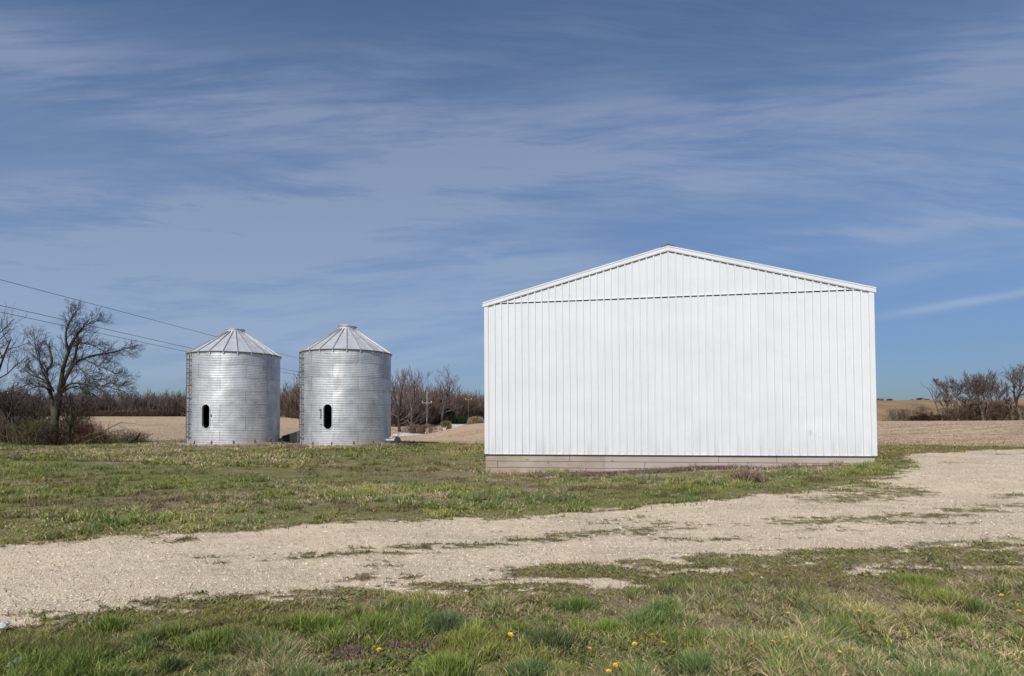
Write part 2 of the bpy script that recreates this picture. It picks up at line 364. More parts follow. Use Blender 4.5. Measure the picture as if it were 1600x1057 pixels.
# ------------------------------------------------------------------ ground sheets (one grid, split by what covers it)
def build_ground():
    fa = np.linspace(-50, 50, 640)
    side = np.concatenate([np.linspace(50, 310, 44)[1:-1]])
    ang = np.radians(np.concatenate([fa, side]))            # measured from +Y toward +X
    rad = np.concatenate([[.4,1.2,2.2], np.exp(np.linspace(math.log(3.0), math.log(60), 560)), np.exp(np.linspace(math.log(60), math.log(5000), 260))[1:]])
    A, Rr = np.meshgrid(ang, rad); X = Rr*np.sin(A); Y = Rr*np.cos(A); Z = hgt(X, Y)
    nr, na = X.shape; mk = masks(X.ravel(), Y.ravel())
    x = X.ravel(); y = Y.ravel()
    micro = (fbm(x, y, 3, 5.0, 2.9)-.5)*.03*(1-sstep(15,40,np.hypot(x,y)))*(mk['grav'] < .5)-.012*mk['grav']
    V = np.stack([x, y, Z.ravel()+micro], 1)
    hill = sstep(-6, 10, y-(186+.10*np.abs(x-100))+(fbm(x,y,3,.03,4.)-.5)*16)*sstep(20,60,x)
    hill = np.maximum(hill, sstep(235, 260, y)); field = mk['field']*(1-hill)
    field = np.where((y > 44)&(y < 80)&(road_d(x,y) > -1.5), field, field)
    a1 = np.stack([mk['grav'], field, mk['dry']], 1); a2 = np.stack([mk['moss'], mk['purple'], hill], 1)
    I = np.arange(nr*na).reshape(nr, na); J = np.roll(I, -1, axis=1)
    q = np.stack([I[:-1].ravel(), J[:-1].ravel(), J[1:].ravel(), I[1:].ravel()], 1)[:, ::-1]
    cx = V[q,0].mean(1); cy = V[q,1].mean(1)
    fm = lambda k: k[q].mean(1)
    rd = (road_d(cx, cy) > 0)&(cy > 50)&(cy < 255)
    dr = (fm(mk['dd']) > 0)&~rd
    hl = (fm(hill) > .5)&~rd&~dr; fl = (fm(field) > .5)&~rd&~dr&~hl; gr = ~(rd|dr|hl|fl)
    out = {}
    for nm, sel, m in (('ground', gr, M['ground']), ('gravel_drive', dr, M['ground']), ('field', fl, M['ground']), ('hill', hl, M['ground']), ('country_road', rd, M['road'])):
        qq = q[sel]; u, inv = np.unique(qq.ravel(), return_inverse=True)
        VV = V[u].copy()
        o = np_mesh(nm, VV, np.full(len(qq), 4), inv, m, smooth=True, attrs=dict(m1=a1[u], m2=a2[u]))
        tag(o, dict(ground='grassy ground with green and dry patches around the barn and bins', gravel_drive='pale crushed gravel drive with weedy streaks between wheel tracks',
            field='harvested brown crop field with stubble', hill='dry tan pasture hill rising beyond the field', country_road='pale narrow country road beside the woods')[nm], dict(ground='ground', gravel_drive='driveway', field='field', hill='hill', country_road='road')[nm], kind='structure')
    # centre disc
    k = I[0]; mb = MB(); pts = [tuple(V[i]) for i in k]; 
    return
build_ground()

# ------------------------------------------------------------------ blades
def blades(name, x, y, z, h, w, lean, tint, m, parent=None, lean_dir=None, label=None):
    n = len(x); th = rng.uniform(0, 2*math.pi, n); ld = rng.uniform(0, 2*math.pi, n) if lean_dir is None else lean_dir
    cx, sx = np.cos(th)*w/2, np.sin(th)*w/2; lx, ly = np.cos(ld)*lean*h, np.sin(ld)*lean*h
    zz = z-.01; up = h*np.sqrt(np.clip(1-(lean*.8)**2, .08, 1))
    V = np.zeros((n,5,3), np.float32)
    V[:,0] = np.stack([x-cx, y-sx, zz], 1); V[:,1] = np.stack([x+cx, y+sx, zz], 1)
    V[:,2] = np.stack([x+lx*.32-cx*.8, y+ly*.32-sx*.8, zz+up*.58], 1); V[:,3] = np.stack([x+lx*.32+cx*.8, y+ly*.32+sx*.8, zz+up*.58], 1)
    V[:,4] = np.stack([x+lx, y+ly, zz+up], 1)
    b = np.arange(n)[:,None]*5
    idx = np.concatenate([b+0,b+1,b+3,b+2, b+2,b+3,b+4], 1).ravel(); fn = np.tile([4,3], n)
    T = np.repeat(np.clip(tint, 0, 1)[:,None,:], 5, 1).astype(np.float32); T[:,0:2] *= .34; T[:,4] *= 1.15  # blade feet darkened and tips lightened: shade put into the tint
    return np_mesh(name, V.reshape(-1,3), fn, idx, m, parent, attrs=dict(tint=T.reshape(-1,3)))
G_GREEN = np.array([.205,.27,.06]); G_DARK = np.array([.10,.17,.04]); G_YEL = np.array([.36,.37,.09]); G_BLUE = np.array([.17,.24,.085]); G_DRY = np.array([.66,.53,.34]); G_PUR = np.array([.26,.16,.20]); G_MOSS = np.array([.30,.29,.05])
def scatter(n, ymin, ymax, xr):
    # even in picture area of the place: density falls with distance
    u = rng.random(n); r = 1/(1/ymin-u*(1/ymin-1/ymax)) if False else ymin*(ymax/ymin)**u
    s = rng.uniform(-xr, xr, n); return s*r, r
def grass_zone(name, n, ymin, ymax, hscale, wscale, label):
    x, y = scatter(n, ymin, ymax, .97)
    mk = masks(x, y)
    keep = (mk['grav'] < .35)|(rng.random(n) < .01)
    keep &= (mk['dd'] < .7)|(rng.random(n) < .22)
    keep &= (mk['fd'] < .4+rng.random(n)*.8)
    bx, by = mk['bx'], mk['by']; keep &= ~((bx > -.02)&(bx < 12.3)&(by > -.04)&(by < 20)); keep &= mk['bind'] > .15
    clump = fbm(x, y, 3, 1.9, 7.7); fine = fbm(x, y, 2, 7.0, 3.3)
    c = clump*.6+fine*.4
    keep &= rng.random(n) < np.clip(np.where(mk['near'], .13, .30)+sstep(.40,.60,c)*1.0, 0, 1)*np.where(mk['near'], .25+.75*sstep(.15,1.15,-mk['dd']+(clump-.5)*1.8), 1)
    brn = sstep(.49, .60, fbm(x*.55, y*1.1, 4, .62, 71.)*.7+fbm(x, y, 2, 2.2, 77.)*.3)*np.where(mk['near'], .5, 1)
    keep &= rng.random(n) < 1-.55*brn
    brn = brn[keep]
    x, y, c, fine = x[keep], y[keep], c[keep], fine[keep]; mk = {k: v[keep] for k, v in mk.items()}; n = len(x)
    tall = sstep(.42,.68,c)
    h = (.030+.105*tall**1.2)*rng.uniform(.5,1.4,n)*hscale
    verge = sstep(.15, 1.3, -mk['dd']); h *= np.where(mk['near'], .16+.84*verge, .70+.3*verge); h *= np.where(mk['moss'] > .45, .5, 1)
    nb = (mk['bx'] > -.3)&(mk['bx'] < 12.4)&(mk['by'] > -1.4)&(mk['by'] < 0); h = np.where(nb, h*1.25, h)
    dryp = np.clip(mk['dry']*np.where(mk['near'], .55, .75)+np.where(mk['near'], .24, .30)-.26*tall, 0, 1); isd = rng.random(n) < dryp
    k = fbm(x, y, 3, .8, 11.1); r1 = rng.random((n,1))
    g = np.where((k > .60)[:,None], G_BLUE, np.where((k < .44)[:,None], G_YEL, G_GREEN)); g = g*(1-r1*.5)+G_DARK*(r1*.5); g = np.where(rng.random((n,1)) < .15, G_YEL, g)
    d = G_DRY*rng.uniform(.55,1.2,(n,1))*np.array([1,.97,.92])
    t = np.where(isd[:,None], d, g); t = np.where((mk['moss']*.9 > rng.random(n))[:,None]&~isd[:,None], G_MOSS*rng.uniform(.6,1.1,(n,1)), t)
    t = np.where((mk['purple'] > rng.random(n)*1.25)[:,None], G_PUR*rng.uniform(.6,1.3,(n,1)), t)
    t *= rng.uniform(.62,1.3,(n,1))*(.42+.55*fbm(x, y, 2, 3.1, 21.)+.62*fbm(x*.6, y, 3, .55, 61.))[:,None]
    t = t*(1-.75*brn[:,None])+np.array([.17,.115,.065])*rng.uniform(.6,1.5,(n,1))*(.75*brn[:,None]); h *= 1-.35*brn
    lean = np.where(isd, rng.uniform(.5,1.1,n), rng.uniform(.15,.95,n))
    w = .006*wscale*rng.uniform(.6,1.4,n)
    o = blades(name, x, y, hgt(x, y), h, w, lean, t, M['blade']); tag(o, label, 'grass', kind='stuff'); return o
grass_zone('foreground_grass', 640000, 3.1, 8.2, 1.05, .95, 'ragged short grass in front of the gravel drive')
grass_zone('lawn_grass', 460000, 8.0, 22, 1.2, 2.2, 'patchy green and dry grass between the drive and the barn')
grass_zone('distant_grass', 330000, 20, 47, 1.5, 4.6, 'rough grass around the grain bins and along the field')

# dead straw lying on the soil
def litter():
    n = 330000; x, y = scatter(n, 3.1, 15, .97); mk = masks(x, y); bx, by = mk['bx'], mk['by']
    k = (rng.random(n) < np.where(mk['grav'] > .5, .06, np.where(mk['dd'] > -.9, .75, .22)))&~((bx > -.02)&(by > -.04)); k &= mk['near']|(mk['dd'] > -.2)|(rng.random(n) < .15)
    x, y, = x[k], y[k]; n = len(x); pal = np.array([(.50,.40,.27),(.30,.21,.14),(.17,.11,.075),(.36,.25,.19),(.30,.30,.06),(.38,.38,.08),(.33,.33,.06)]); t = pal[rng.integers(0,7,n)]*rng.uniform(.6,1.25,(n,1))
    o = blades('dead_grass_litter', x, y, hgt(x, y)+.012, rng.uniform(.015,.055,n)*(1+y*.03), .0045*(1+y*.06)*rng.uniform(.6,1.3,n), rng.uniform(.9,1.2,n), t, M['brush']); tag(o, 'dead straw and small weeds lying flat along the drive edges', 'dead grass', kind='stuff')
litter()
def low_weeds():
    n = 70000; x, y = scatter(n, 3.1, 9, .97); mk = masks(x, y); c = fbm(x, y, 3, 2.6, 51.); k = (mk['grav'] < .3)&(mk['near'])&(rng.random(n) < sstep(.46,.60,c)); x, y = x[k], y[k]; n = len(x)
    pal = np.array([(.11,.19,.04),(.16,.22,.05),(.22,.25,.06),(.20,.13,.08)]); t = pal[rng.integers(0,4,n)]*rng.uniform(.6,1.2,(n,1))
    o = blades('low_weeds', x, y, hgt(x, y)+.01, rng.uniform(.02,.05,n), rng.uniform(.010,.020,n), rng.uniform(.6,1.15,n), t, M['blade']); tag(o, 'low broad leaved weeds between the grass in front', 'weeds', kind='stuff')
low_weeds()

# field stubble
def stubble():
    n = 150000; x, y = scatter(n, 27, 190, 1.0); mk = masks(x, y); k = (mk['fd'] > .3)&(road_d(x,y) < -.5)
    rows = .5+.5*np.sin((y*.97-x*.24)*2*math.pi/.76); k &= rng.random(n) < rows*.9
    bx, by = barn_loc(x, y); k &= ~((bx > -.3)&(bx < 12.6)&(by > -.3)&(by < 20)); k &= mk['bind'] > .3
    x, y = x[k], y[k]; n = len(x); t = np.array([.55,.42,.28])*rng.uniform(.35,1.2,(n,1))
    o = blades('crop_stubble', x, y, hgt(x,y), rng.uniform(.05,.14,n), .02+.0006*y, rng.uniform(.2,1.0,n), t, M['brush']); tag(o, 'cut straw stubble left on the bare brown field', 'stubble', kind='stuff')
stubble()

# loose stones on the drive
def stones():
    n = 90000; x, y = scatter(n, 4.6, 24, .95); mk = masks(x, y); k = (mk['grav'] > .25)&(mk['dd'] > -.8); x, y = x[k], y[k]; n = len(x)
    s = rng.uniform(.003,.0085,n)*(1+y*.05)*np.where(rng.random(n) < .04, 1.8, 1); z = hgt(x, y)-.012
    base = np.array([(1,0,0),(0,1,0),(-1,0,0),(0,-1,0),(0,0,.8)]); V = base[None]*s[:,None,None]*rng.uniform(.6,1.4,(n,5,1)); a = rng.uniform(0,6.28,n); ca, sa = np.cos(a)[:,None], np.sin(a)[:,None]
    V = np.stack([V[:,:,0]*ca-V[:,:,1]*sa+x[:,None], V[:,:,0]*sa+V[:,:,1]*ca+y[:,None], V[:,:,2]+z[:,None]+s[:,None]*.15], 2)
    b = np.arange(n)[:,None]*5; idx = np.concatenate([b+0,b+1,b+4,b+1,b+2,b+4,b+2,b+3,b+4,b+3,b+0,b+4], 1).ravel()
    t = np.array([.76,.65,.49])*rng.uniform(.55,1.25,(n,1)); T = np.repeat(np.clip(t,0,.85)[:,None], 5, 1)
    o = np_mesh('loose_gravel', V.reshape(-1,3), np.full(n*4, 3), idx, M['pebble'], attrs=dict(tint=T.reshape(-1,3))); tag(o, 'loose pale stones scattered over the gravel drive', 'gravel', kind='stuff')
stones()

# ------------------------------------------------------------------ barn
def barn():
    z0 = -.13
    zl = at(758.5, 709.5, 19.62)[2]; ze = at(757.5, 473, 19.62)[2]; zp = at(1043, 385, 18.63)[2]; W = 12.205; L = 18.3
    root = empty('barn', (BO[0], BO[1], 0), math.atan2(BX[1], BX[0]))
    tag(root, 'large white ribbed metal barn with a shallow gable and wooden skirt boards', 'barn')
    zm = zl; half = W/2
    rake = lambda x: zp-(zp-ze)*abs(x-half)/half
    pitch = W/53.0
    def profile(x0, x1):
        P = []; k0 = int(math.floor(x0/pitch))-1
        for k in range(k0, int(x1/pitch)+2):
            c = (k+.5)*pitch
            for dx, d in ((-.030,0),(-.018,.031),(.018,.031),(.030,0),(.068,0),(.074,.004),(.084,.004),(.090,0),(.140,0),(.146,.004),(.156,.004),(.162,0)):
                xx = c+dx
                if x0 < xx < x1: P.append((xx, d))
        return [(x0,0)]+P+[(x1,0)]
    def panel(mb, x0, x1, zb, zt, y=0.0, ribs=None):
        P = profile(x0, x1)
        if x0 < half < x1: P = sorted(P+[(half, .031)]) if min(abs(p[0]-half) for p in P) > .001 else P
        vs = []; fs = []
        for x_, d in P: vs += [(x_, y-d, zb(x_)), (x_, y-d, zt(x_))]
        for i in range(len(P)-1):
            if ribs and P[i][1]+P[i+1][1] < .019: continue
            fs.append((2*i, 2*i+2, 2*i+3, 2*i+1))
        mb.add(vs, fs)
    trim = ze-.05
    lo = MB(); panel(lo, .0, W, lambda x: zm, lambda x: trim-.028); lo.build('wall', M['white'], root)
    g = MB(); panel(g, .30, W-.30, lambda x: trim, lambda x: max(trim+.001, rake(x)-.185), -.004); g.build('gable_panel', M['white'], root)
    r = MB(); panel(r, .2, W-.2, lambda x: trim-.028, lambda x: trim, -.002, True); panel(r, .4, W-.4, lambda x: rake(x)-.186, lambda x: rake(x)-.15, -.004, True)
    r.build('rib_ends', M['white'], root)
    bk = MB(); bk.add([(.02,.035,zm-.02),(W-.02,.035,zm-.02),(W-.02,.035,ze-.02),(half,.035,zp-.03),(.02,.035,ze-.02)], [(0,1,2,3,4)]); bk.build('gap_shadow_board', M['dark_gap'], root)  # dark backing whose colour gives the shade in the seam gaps
    fl = MB(); fl.box(.12, W-.12, -.042, -.004, trim+.0, trim+.016); fl.build('flashing', M['white'], root, bevel=.002)
    for x0, x1 in ((-.012,.115),(W-.115,W+.012)):
        c = MB(); c.box(x0, x1, -.038, .03, zm-.005, ze-.045); c.build('corner_trim', M['white'], root, bevel=.004)
    for sgn in (-1, 1):
        t = MB(); xe = half+sgn*(half+.06); sl = (zp-ze)/half; zt = zp+.0; zx = zp-sl*(half+.06)
        d = .155
        for y0, y1, dd, up in ((-.062,.03,d,.0),(-.074,-.062,.035,.002)):
            vs = [(half,y0,zt+up),(xe,y0,zx+up),(xe,y0,zx-dd),(half,y0,zt-dd),(half,y1,zt+up),(xe,y1,zx+up),(xe,y1,zx-dd),(half,y1,zt-dd)]
            t.add(vs, [(0,1,2,3),(4,7,6,5),(0,4,5,1),(1,5,6,2),(2,6,7,3),(3,7,4,0)])
        t.build('rake_trim', M['white'], root)
        ln = MB(); vs = [(half,-.052,zt-d-.001),(xe-sgn*.3,-.052,zt-sl*(half-.24)-d-.001),(xe-sgn*.3,-.052,zt-sl*(half-.24)-d-.016),(half,-.052,zt-d-.016)]
        vs += [(a, .0, c) for a, b, c in vs]; ln.add(vs, [(0,1,2,3),(4,7,6,5),(0,4,5,1),(2,6,7,3)]); ln.build('rake_lip', M['white'], root)
    # roof sheets with ribs running down the slope
    for sgn in (-1, 1):
        ro = MB(); n = int(L/pitch); sl = (zp-ze)/half; pts = []
        for k in range(n+1):
            for dy, d in ((0,0),(.05,0),(.068,.02),(.1,.02),(.118,0)): pts.append((min(k*pitch+dy, L), d))
        vs = []
        for y_, d in pts: vs += [(half, y_-.05, zp+.012+d), (half+sgn*(half+.10), y_-.05, zp+.012-sl*(half+.10)+d)]
        fs = [(2*i, 2*i+2, 2*i+3, 2*i+1)[::sgn] for i in range(len(pts)-1)]
        ro.add(vs, fs); ro.build('roof', M['white'], root)
    rc = MB(); sl = (zp-ze)/half
    vs = [(half-.22,-.06,zp+.034-.22*sl),(half,-.06,zp+.05),(half+.22,-.06,zp+.034-.22*sl),(half-.22,L,zp+.034-.22*sl),(half,L,zp+.05),(half+.22,L,zp+.034-.22*sl)]
    rc.add(vs, [(0,1,4,3),(1,2,5,4),(0,2,1)]); rc.build('ridge_cap', M['darkmetal'], root)
    # side and back walls
    for xx, sg in ((0,-1),(W,1)):
        sw = MB(); n = int(L/pitch); pts = []
        for k in range(n+1):
            for dy, d in ((0,0),(.08,0),(.098,.02),(.13,.02),(.148,0)): pts.append((.03+min(k*pitch+dy, L-.03), d))
        vs = []
        for y_, d in pts: vs += [(xx+sg*(d-.004), y_, zm), (xx+sg*(d-.004), y_, ze-.03)]
        sw.add(vs, [(2*i,2*i+2,2*i+3,2*i+1)[::sg] for i in range(len(pts)-1)]); sw.build('side_wall', M['white'], root)
    bw = MB(); bw.add([(0,L,zm),(W,L,zm),(W,L,ze),(half,L,zp-.02),(0,L,ze)], [(4,3,2,1,0)]); bw.build('back_wall', M['white'], root)
    # skirt boards: three courses, butted lengths
    bz = zm-.03; k = 0
    for lo_, hi_, cuts in ((.208,.0,(0.02,2.86,7.6,9.35,W-.03)),(.422,.222,(0.02,.42,5.3,8.6,W-.06)),(.638,.436,(0.02,3.4,7.9,W-.06)),(.85,.645,(0.02,4.4,W-.06))):
        for a, b in zip(cuts[:-1], cuts[1:]):
            s = MB(); off = random.uniform(-.004,.004); s.box(a+.006, b-.006, .045+off, .085, bz-lo_, bz-hi_); s.build('skirt_board', M['wood'], root, bevel=.003)
    s = MB(); s.box(.0,.04,.10,L,bz-.85,zm); s.box(W-.08,W-.04,.10,L,bz-.85,zm); s.build('side_skirt', M['wood'], root)
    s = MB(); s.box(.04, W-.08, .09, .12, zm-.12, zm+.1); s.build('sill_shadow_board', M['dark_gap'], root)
    s = MB(); s.box(0, W, -.026, .02, zm-.012, zm+.006); s.build('base_trim', M['white'], root)
barn()

# ------------------------------------------------------------------ grain bins
def grain_bin(cx, cy, zb, eave, label, door_px, ladder_deg, skin, seed, lidtilt):
    face = math.atan2(-cy, -cx)          # towards the photographer
    root = empty('grain_bin', (cx, cy, zb)); tag(root, label, 'grain bin', 'grain bins beside the barn')
    RR = 2.75; HH = eave
    v = ray(*door_px); dz = None
    # where the line of sight meets the wall
    ox, oy = -cx, -cy; dx, dy = v[0], v[1]; a = dx*dx+dy*dy; b = 2*(ox*dx+oy*dy); c = ox*ox+oy*oy-RR*RR; s = (-b-math.sqrt(b*b-4*a*c))/2/a
    hx, hy, hz = ox+dx*s, oy+dy*s, EYE+v[2]*s-zb; da = math.atan2(hy, hx); hw, hh = .27, .74
    # wall with real corrugations and an opening for the door
    fine = np.arange(-.40,.40,.022)/RR+da
    rest = np.linspace(fine[-1]+.03, fine[0]+2*math.pi-.03, 150)
    ang = np.concatenate([fine, rest]); na = len(ang)
    zs = np.arange(0, HH+.001, .0168); nz = len(zs)
    A, Zz = np.meshgrid(ang, zs); rr = RR+.0045*np.sin(Zz*2*math.pi/.1016)
    V = np.stack([rr*np.cos(A), rr*np.sin(A), Zz], 2).reshape(-1,3)
    I = np.arange(na*nz).reshape(nz, na); J = np.roll(I, -1, 1)
    q = np.stack([I[:-1].ravel(), J[:-1].ravel(), J[1:].ravel(), I[1:].ravel()], 1)
    ca = ((A-da+math.pi)%(2*math.pi)-math.pi)*RR; cz = Zz-hz
    qa = ca.ravel()[q].mean(1); qz = cz.ravel()[q].mean(1); inside = np.hypot(qa, np.maximum(np.abs(qz)-(hh-hw), 0)) < hw-.005
    inside &= np.abs(qa) < 1
    q = q[~inside]
    np_mesh('wall', V, np.full(len(q), 4), q.ravel(), skin, root, smooth=True)
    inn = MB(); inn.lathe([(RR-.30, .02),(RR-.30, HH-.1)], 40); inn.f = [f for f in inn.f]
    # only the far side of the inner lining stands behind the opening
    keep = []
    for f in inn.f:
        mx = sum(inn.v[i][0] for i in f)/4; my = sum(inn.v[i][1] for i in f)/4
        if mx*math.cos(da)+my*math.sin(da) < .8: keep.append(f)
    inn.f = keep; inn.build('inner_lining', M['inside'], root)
    def cyl(a_off, z_, r_): a_ = da+a_off/RR; return (r_*math.cos(a_), r_*math.sin(a_), z_)
    fr = MB(); n = 48; loop = []
    for k in range(n):
        t = 2*math.pi*k/n; c_, s_ = math.cos(t), math.sin(t); loop.append((c_, s_, (hh-hw)*(1 if s_ >= 0 else -1)))
    rings = [(hw-.012, RR-.10),(hw-.012, RR+.03),(hw+.028, RR+.03),(hw+.034, RR-.01)]
    for rw, r_ in rings: fr.v += [cyl(c_*rw, hz+off+s_*rw, r_) for c_, s_, off in loop]
    for i in range(3):
        for k in range(n): fr.f.append((i*n+k, i*n+(k+1)%n, (i+1)*n+(k+1)%n, (i+1)*n+k)[::-1])
    fr.build('door_frame', M['rib'], root, smooth=False)
    la = MB()
    if seed == 2:
        la.tube([cyl(-.50, hz+.42, RR+.04), cyl(-.42,hz+.40,RR+.09), cyl(-.40, hz+.1, RR+.08), cyl(-.46, hz-.10, RR+.05)], .018, 6, True); la.box(-.05,.05,-.02,.02,-.04,.04, Matrix.Translation(cyl(-.46,hz+.42,RR+.03)) @ Matrix.Rotation(da+math.pi/2,4,'Z'))
        la.build('latch', M['ladder'], root); la = MB(); la.tube([cyl(-.45,hz-.45,RR+.02), cyl(-.36,hz-.44,RR+.07)], .02, 6, True)
        la.build('latch', M['ladder'], root)
    else:
        la.tube([cyl(.36, hz-.02, RR+.03), cyl(.36,hz+.12,RR+.05)], .018, 6, True); la.build('latch', M['rust'], root)
    # ring laps and upright sheet joints
    sm = MB()
    for k in range(1, 7):
        z_ = k*HH/7.0; sm.lathe([(RR+.003,z_-.006),(RR+.007,z_-.004),(RR+.007,z_+.004),(RR+.003,z_+.006)], 96)
    keep = []
    for f in sm.f:
        fx = sum(sm.v[i][0] for i in f)/4; fy = sum(sm.v[i][1] for i in f)/4; fz = sum(sm.v[i][2] for i in f)/4
        dd_ = ((math.atan2(fy, fx)-da+math.pi)%(2*math.pi)-math.pi)*RR
        if not (abs(dd_) < .30 and abs(fz-hz) < hh): keep.append(f)
    sm.f = keep
    sm.build('ring_lap', M['seam'], root, smooth=True)
    for ring in range(7):
        for k in range(6):
            a_ = 2*math.pi*(k+.5*(ring%2))/6+seed*.37+.3
            if abs(((a_-da+math.pi)%(2*math.pi)-math.pi))*RR < .55 and abs((ring+.5)*HH/7-hz) < 1.2: continue
            z0_, z1_ = ring*HH/7+.012, (ring+1)*HH/7-.012; w_ = .018/RR
            vj = MB(); vj.add([((RR+.0065)*math.cos(a_-w_/2),(RR+.0065)*math.sin(a_-w_/2),z0_),((RR+.0065)*math.cos(a_+w_/2),(RR+.0065)*math.sin(a_+w_/2),z0_),((RR+.0065)*math.cos(a_+w_/2),(RR+.0065)*math.sin(a_+w_/2),z1_),((RR+.0065)*math.cos(a_-w_/2),(RR+.0065)*math.sin(a_-w_/2),z1_)], [(0,1,2,3)]); vj.build('sheet_joint', M['seam'], root)
    # roof: 22 sheets between raised ribs
    NS = 22; sl = .655; RE = RR+.085; RC = .52; ze_ = HH-.01; zc = ze_+(RE-RC)*sl
    rf = MB(); off = seed*.07
    rr_ = [RE, RE-.012, 1.62, 1.60, RC]; zz_ = [ze_-.02, ze_+.0, ze_+(RE-1.62)*sl, ze_+(RE-1.60)*sl+.012, zc]
    for i in range(len(rr_)):
        for k in range(NS): a_ = 2*math.pi*k/NS+off; rf.v.append((rr_[i]*math.cos(a_), rr_[i]*math.sin(a_), zz_[i]))
    for i in range(len(rr_)-1):
        for k in range(NS): rf.f.append((i*NS+k, i*NS+(k+1)%NS, (i+1)*NS+(k+1)%NS, (i+1)*NS+k))
    rf.build('roof', M['roofgalv'], root)
    for k in range(NS):
        a_ = 2*math.pi*k/NS+off; rb = MB(); ca_, sa_ = math.cos(a_), math.sin(a_)
        tx, ty = -sa_*.028, ca_*.028
        pts = [(RE+.02, ze_-.035),(RC+.02, zc)]
        vs = []
        for r_, z_ in pts: vs += [(r_*ca_-tx, r_*sa_-ty, z_), (r_*ca_-tx*.6, r_*sa_-ty*.6, z_+.075), (r_*ca_+tx*.6, r_*sa_+ty*.6, z_+.075), (r_*ca_+tx, r_*sa_+ty, z_)]
        rb.add(vs, [(0,4,5,1),(1,5,6,2),(2,6,7,3),(0,1,2,3),(7,6,5,4)]); rb.build('roof_rib', M['ribdark'], root)
    ed = MB(); ed.lathe([(RR+.006,ze_-.085),(RR+.03,ze_-.085),(RE-.01,ze_-.03),(RE+.006,ze_-.028),(RE+.006,ze_-.002)], 96); ed.build('eave_trim', M['seam'], root, smooth=True)
    for k in range(NS):
        a_ = 2*math.pi*k/NS+off; cl = MB(); cl.box(-.03,.03,-.015,.015,-.15,-.03, Matrix.Translation(((RR+.05)*math.cos(a_),(RR+.05)*math.sin(a_),ze_)) @ Matrix.Rotation(a_+math.pi/2,4,'Z')); cl.build('eave_clip', M['rib'], root)
    co = MB(); co.lathe([(RC+.03,zc-.01),(RC+.03,zc+.17),(RC+.075,zc+.18),(RC+.075,zc+.21),(RC-.02,zc+.235),(.02,zc+.27)], 40, cap=True); co.build('collar', M['roofgalv'], root, smooth=False)
    if lidtilt:
        ld = MB(); ld.lathe([(.60,.0),(.60,.03),(.35,.075),(.02,.10)], 36, cap=True); lo = ld.build('lid', M['rib'], root); lo.location = (.05,0,zc+.235); lo.rotation_euler = (0, R(6), 0)
    # ladder near the left edge as seen from the drive
    al = face+R(ladder_deg); 
    def lc(w_, r_, z_): return ((r_*math.cos(al)-w_*math.sin(al)), (r_*math.sin(al)+w_*math.cos(al)), z_)
    ld = MB()
    for w_ in (-.20,.20): ld.bar(lc(w_, RR+.13, .25), lc(w_, RR+.13, HH-.05), .035, .035)
    z_ = .45
    while z_ < HH-.1: ld.bar(lc(-.20, RR+.13, z_), lc(.20, RR+.13, z_), .028, .028); z_ += .30
    for z_ in np.arange(.4, HH, .8):
        for w_ in (-.2,.2): ld.bar(lc(w_, RR, z_), lc(w_, RR+.14, z_), .03, .05)
    ld.build('ladder', M['ladder'], root)
    pd = MB(); pd.lathe([(RR+.42,-.25),(RR+.40,.005),(.1,.012)], 56, cap=True); pd.build('concrete_pad', M['concrete'], root)
    for k in range(14):
        a_ = 2*math.pi*k/14+.2; an = MB(); an.box(-.03,.03,-.02,.03,.0,.20, Matrix.Translation(((RR+.03)*math.cos(a_),(RR+.03)*math.sin(a_),.01)) @ Matrix.Rotation(a_+math.pi/2,4,'Z')); an.box(-.05,.05,-.09,.0,.0,.025, Matrix.Translation(((RR+.03)*math.cos(a_),(RR+.03)*math.sin(a_),.012)) @ Matrix.Rotation(a_+math.pi/2,4,'Z')); an.build('anchor_clip', M['ladder'], root)
    return root
zb1 = at(365, 694.0, 37.7-2.6)[2]; ev1 = at(365, 548.5, 37.7-2.65)[2]
zb2 = at(540, 696.0, 36.4-2.65)[2]; ev2 = at(540, 545.0, 36.4-2.7)[2]
grain_bin(-18.15, 37.7, zb1, ev1-zb1, 'corrugated steel grain bin farther left, its dark ladder marks and round collar flat on top', (321.5, 651), -65, M['galv'], 1, False)
grain_bin(-10.46, 36.4, zb2, ev2-zb2, 'corrugated steel grain bin nearer the barn, with a bent latch beside its oval opening', (512, 651.5), -67, M['galv2'], 2, True)

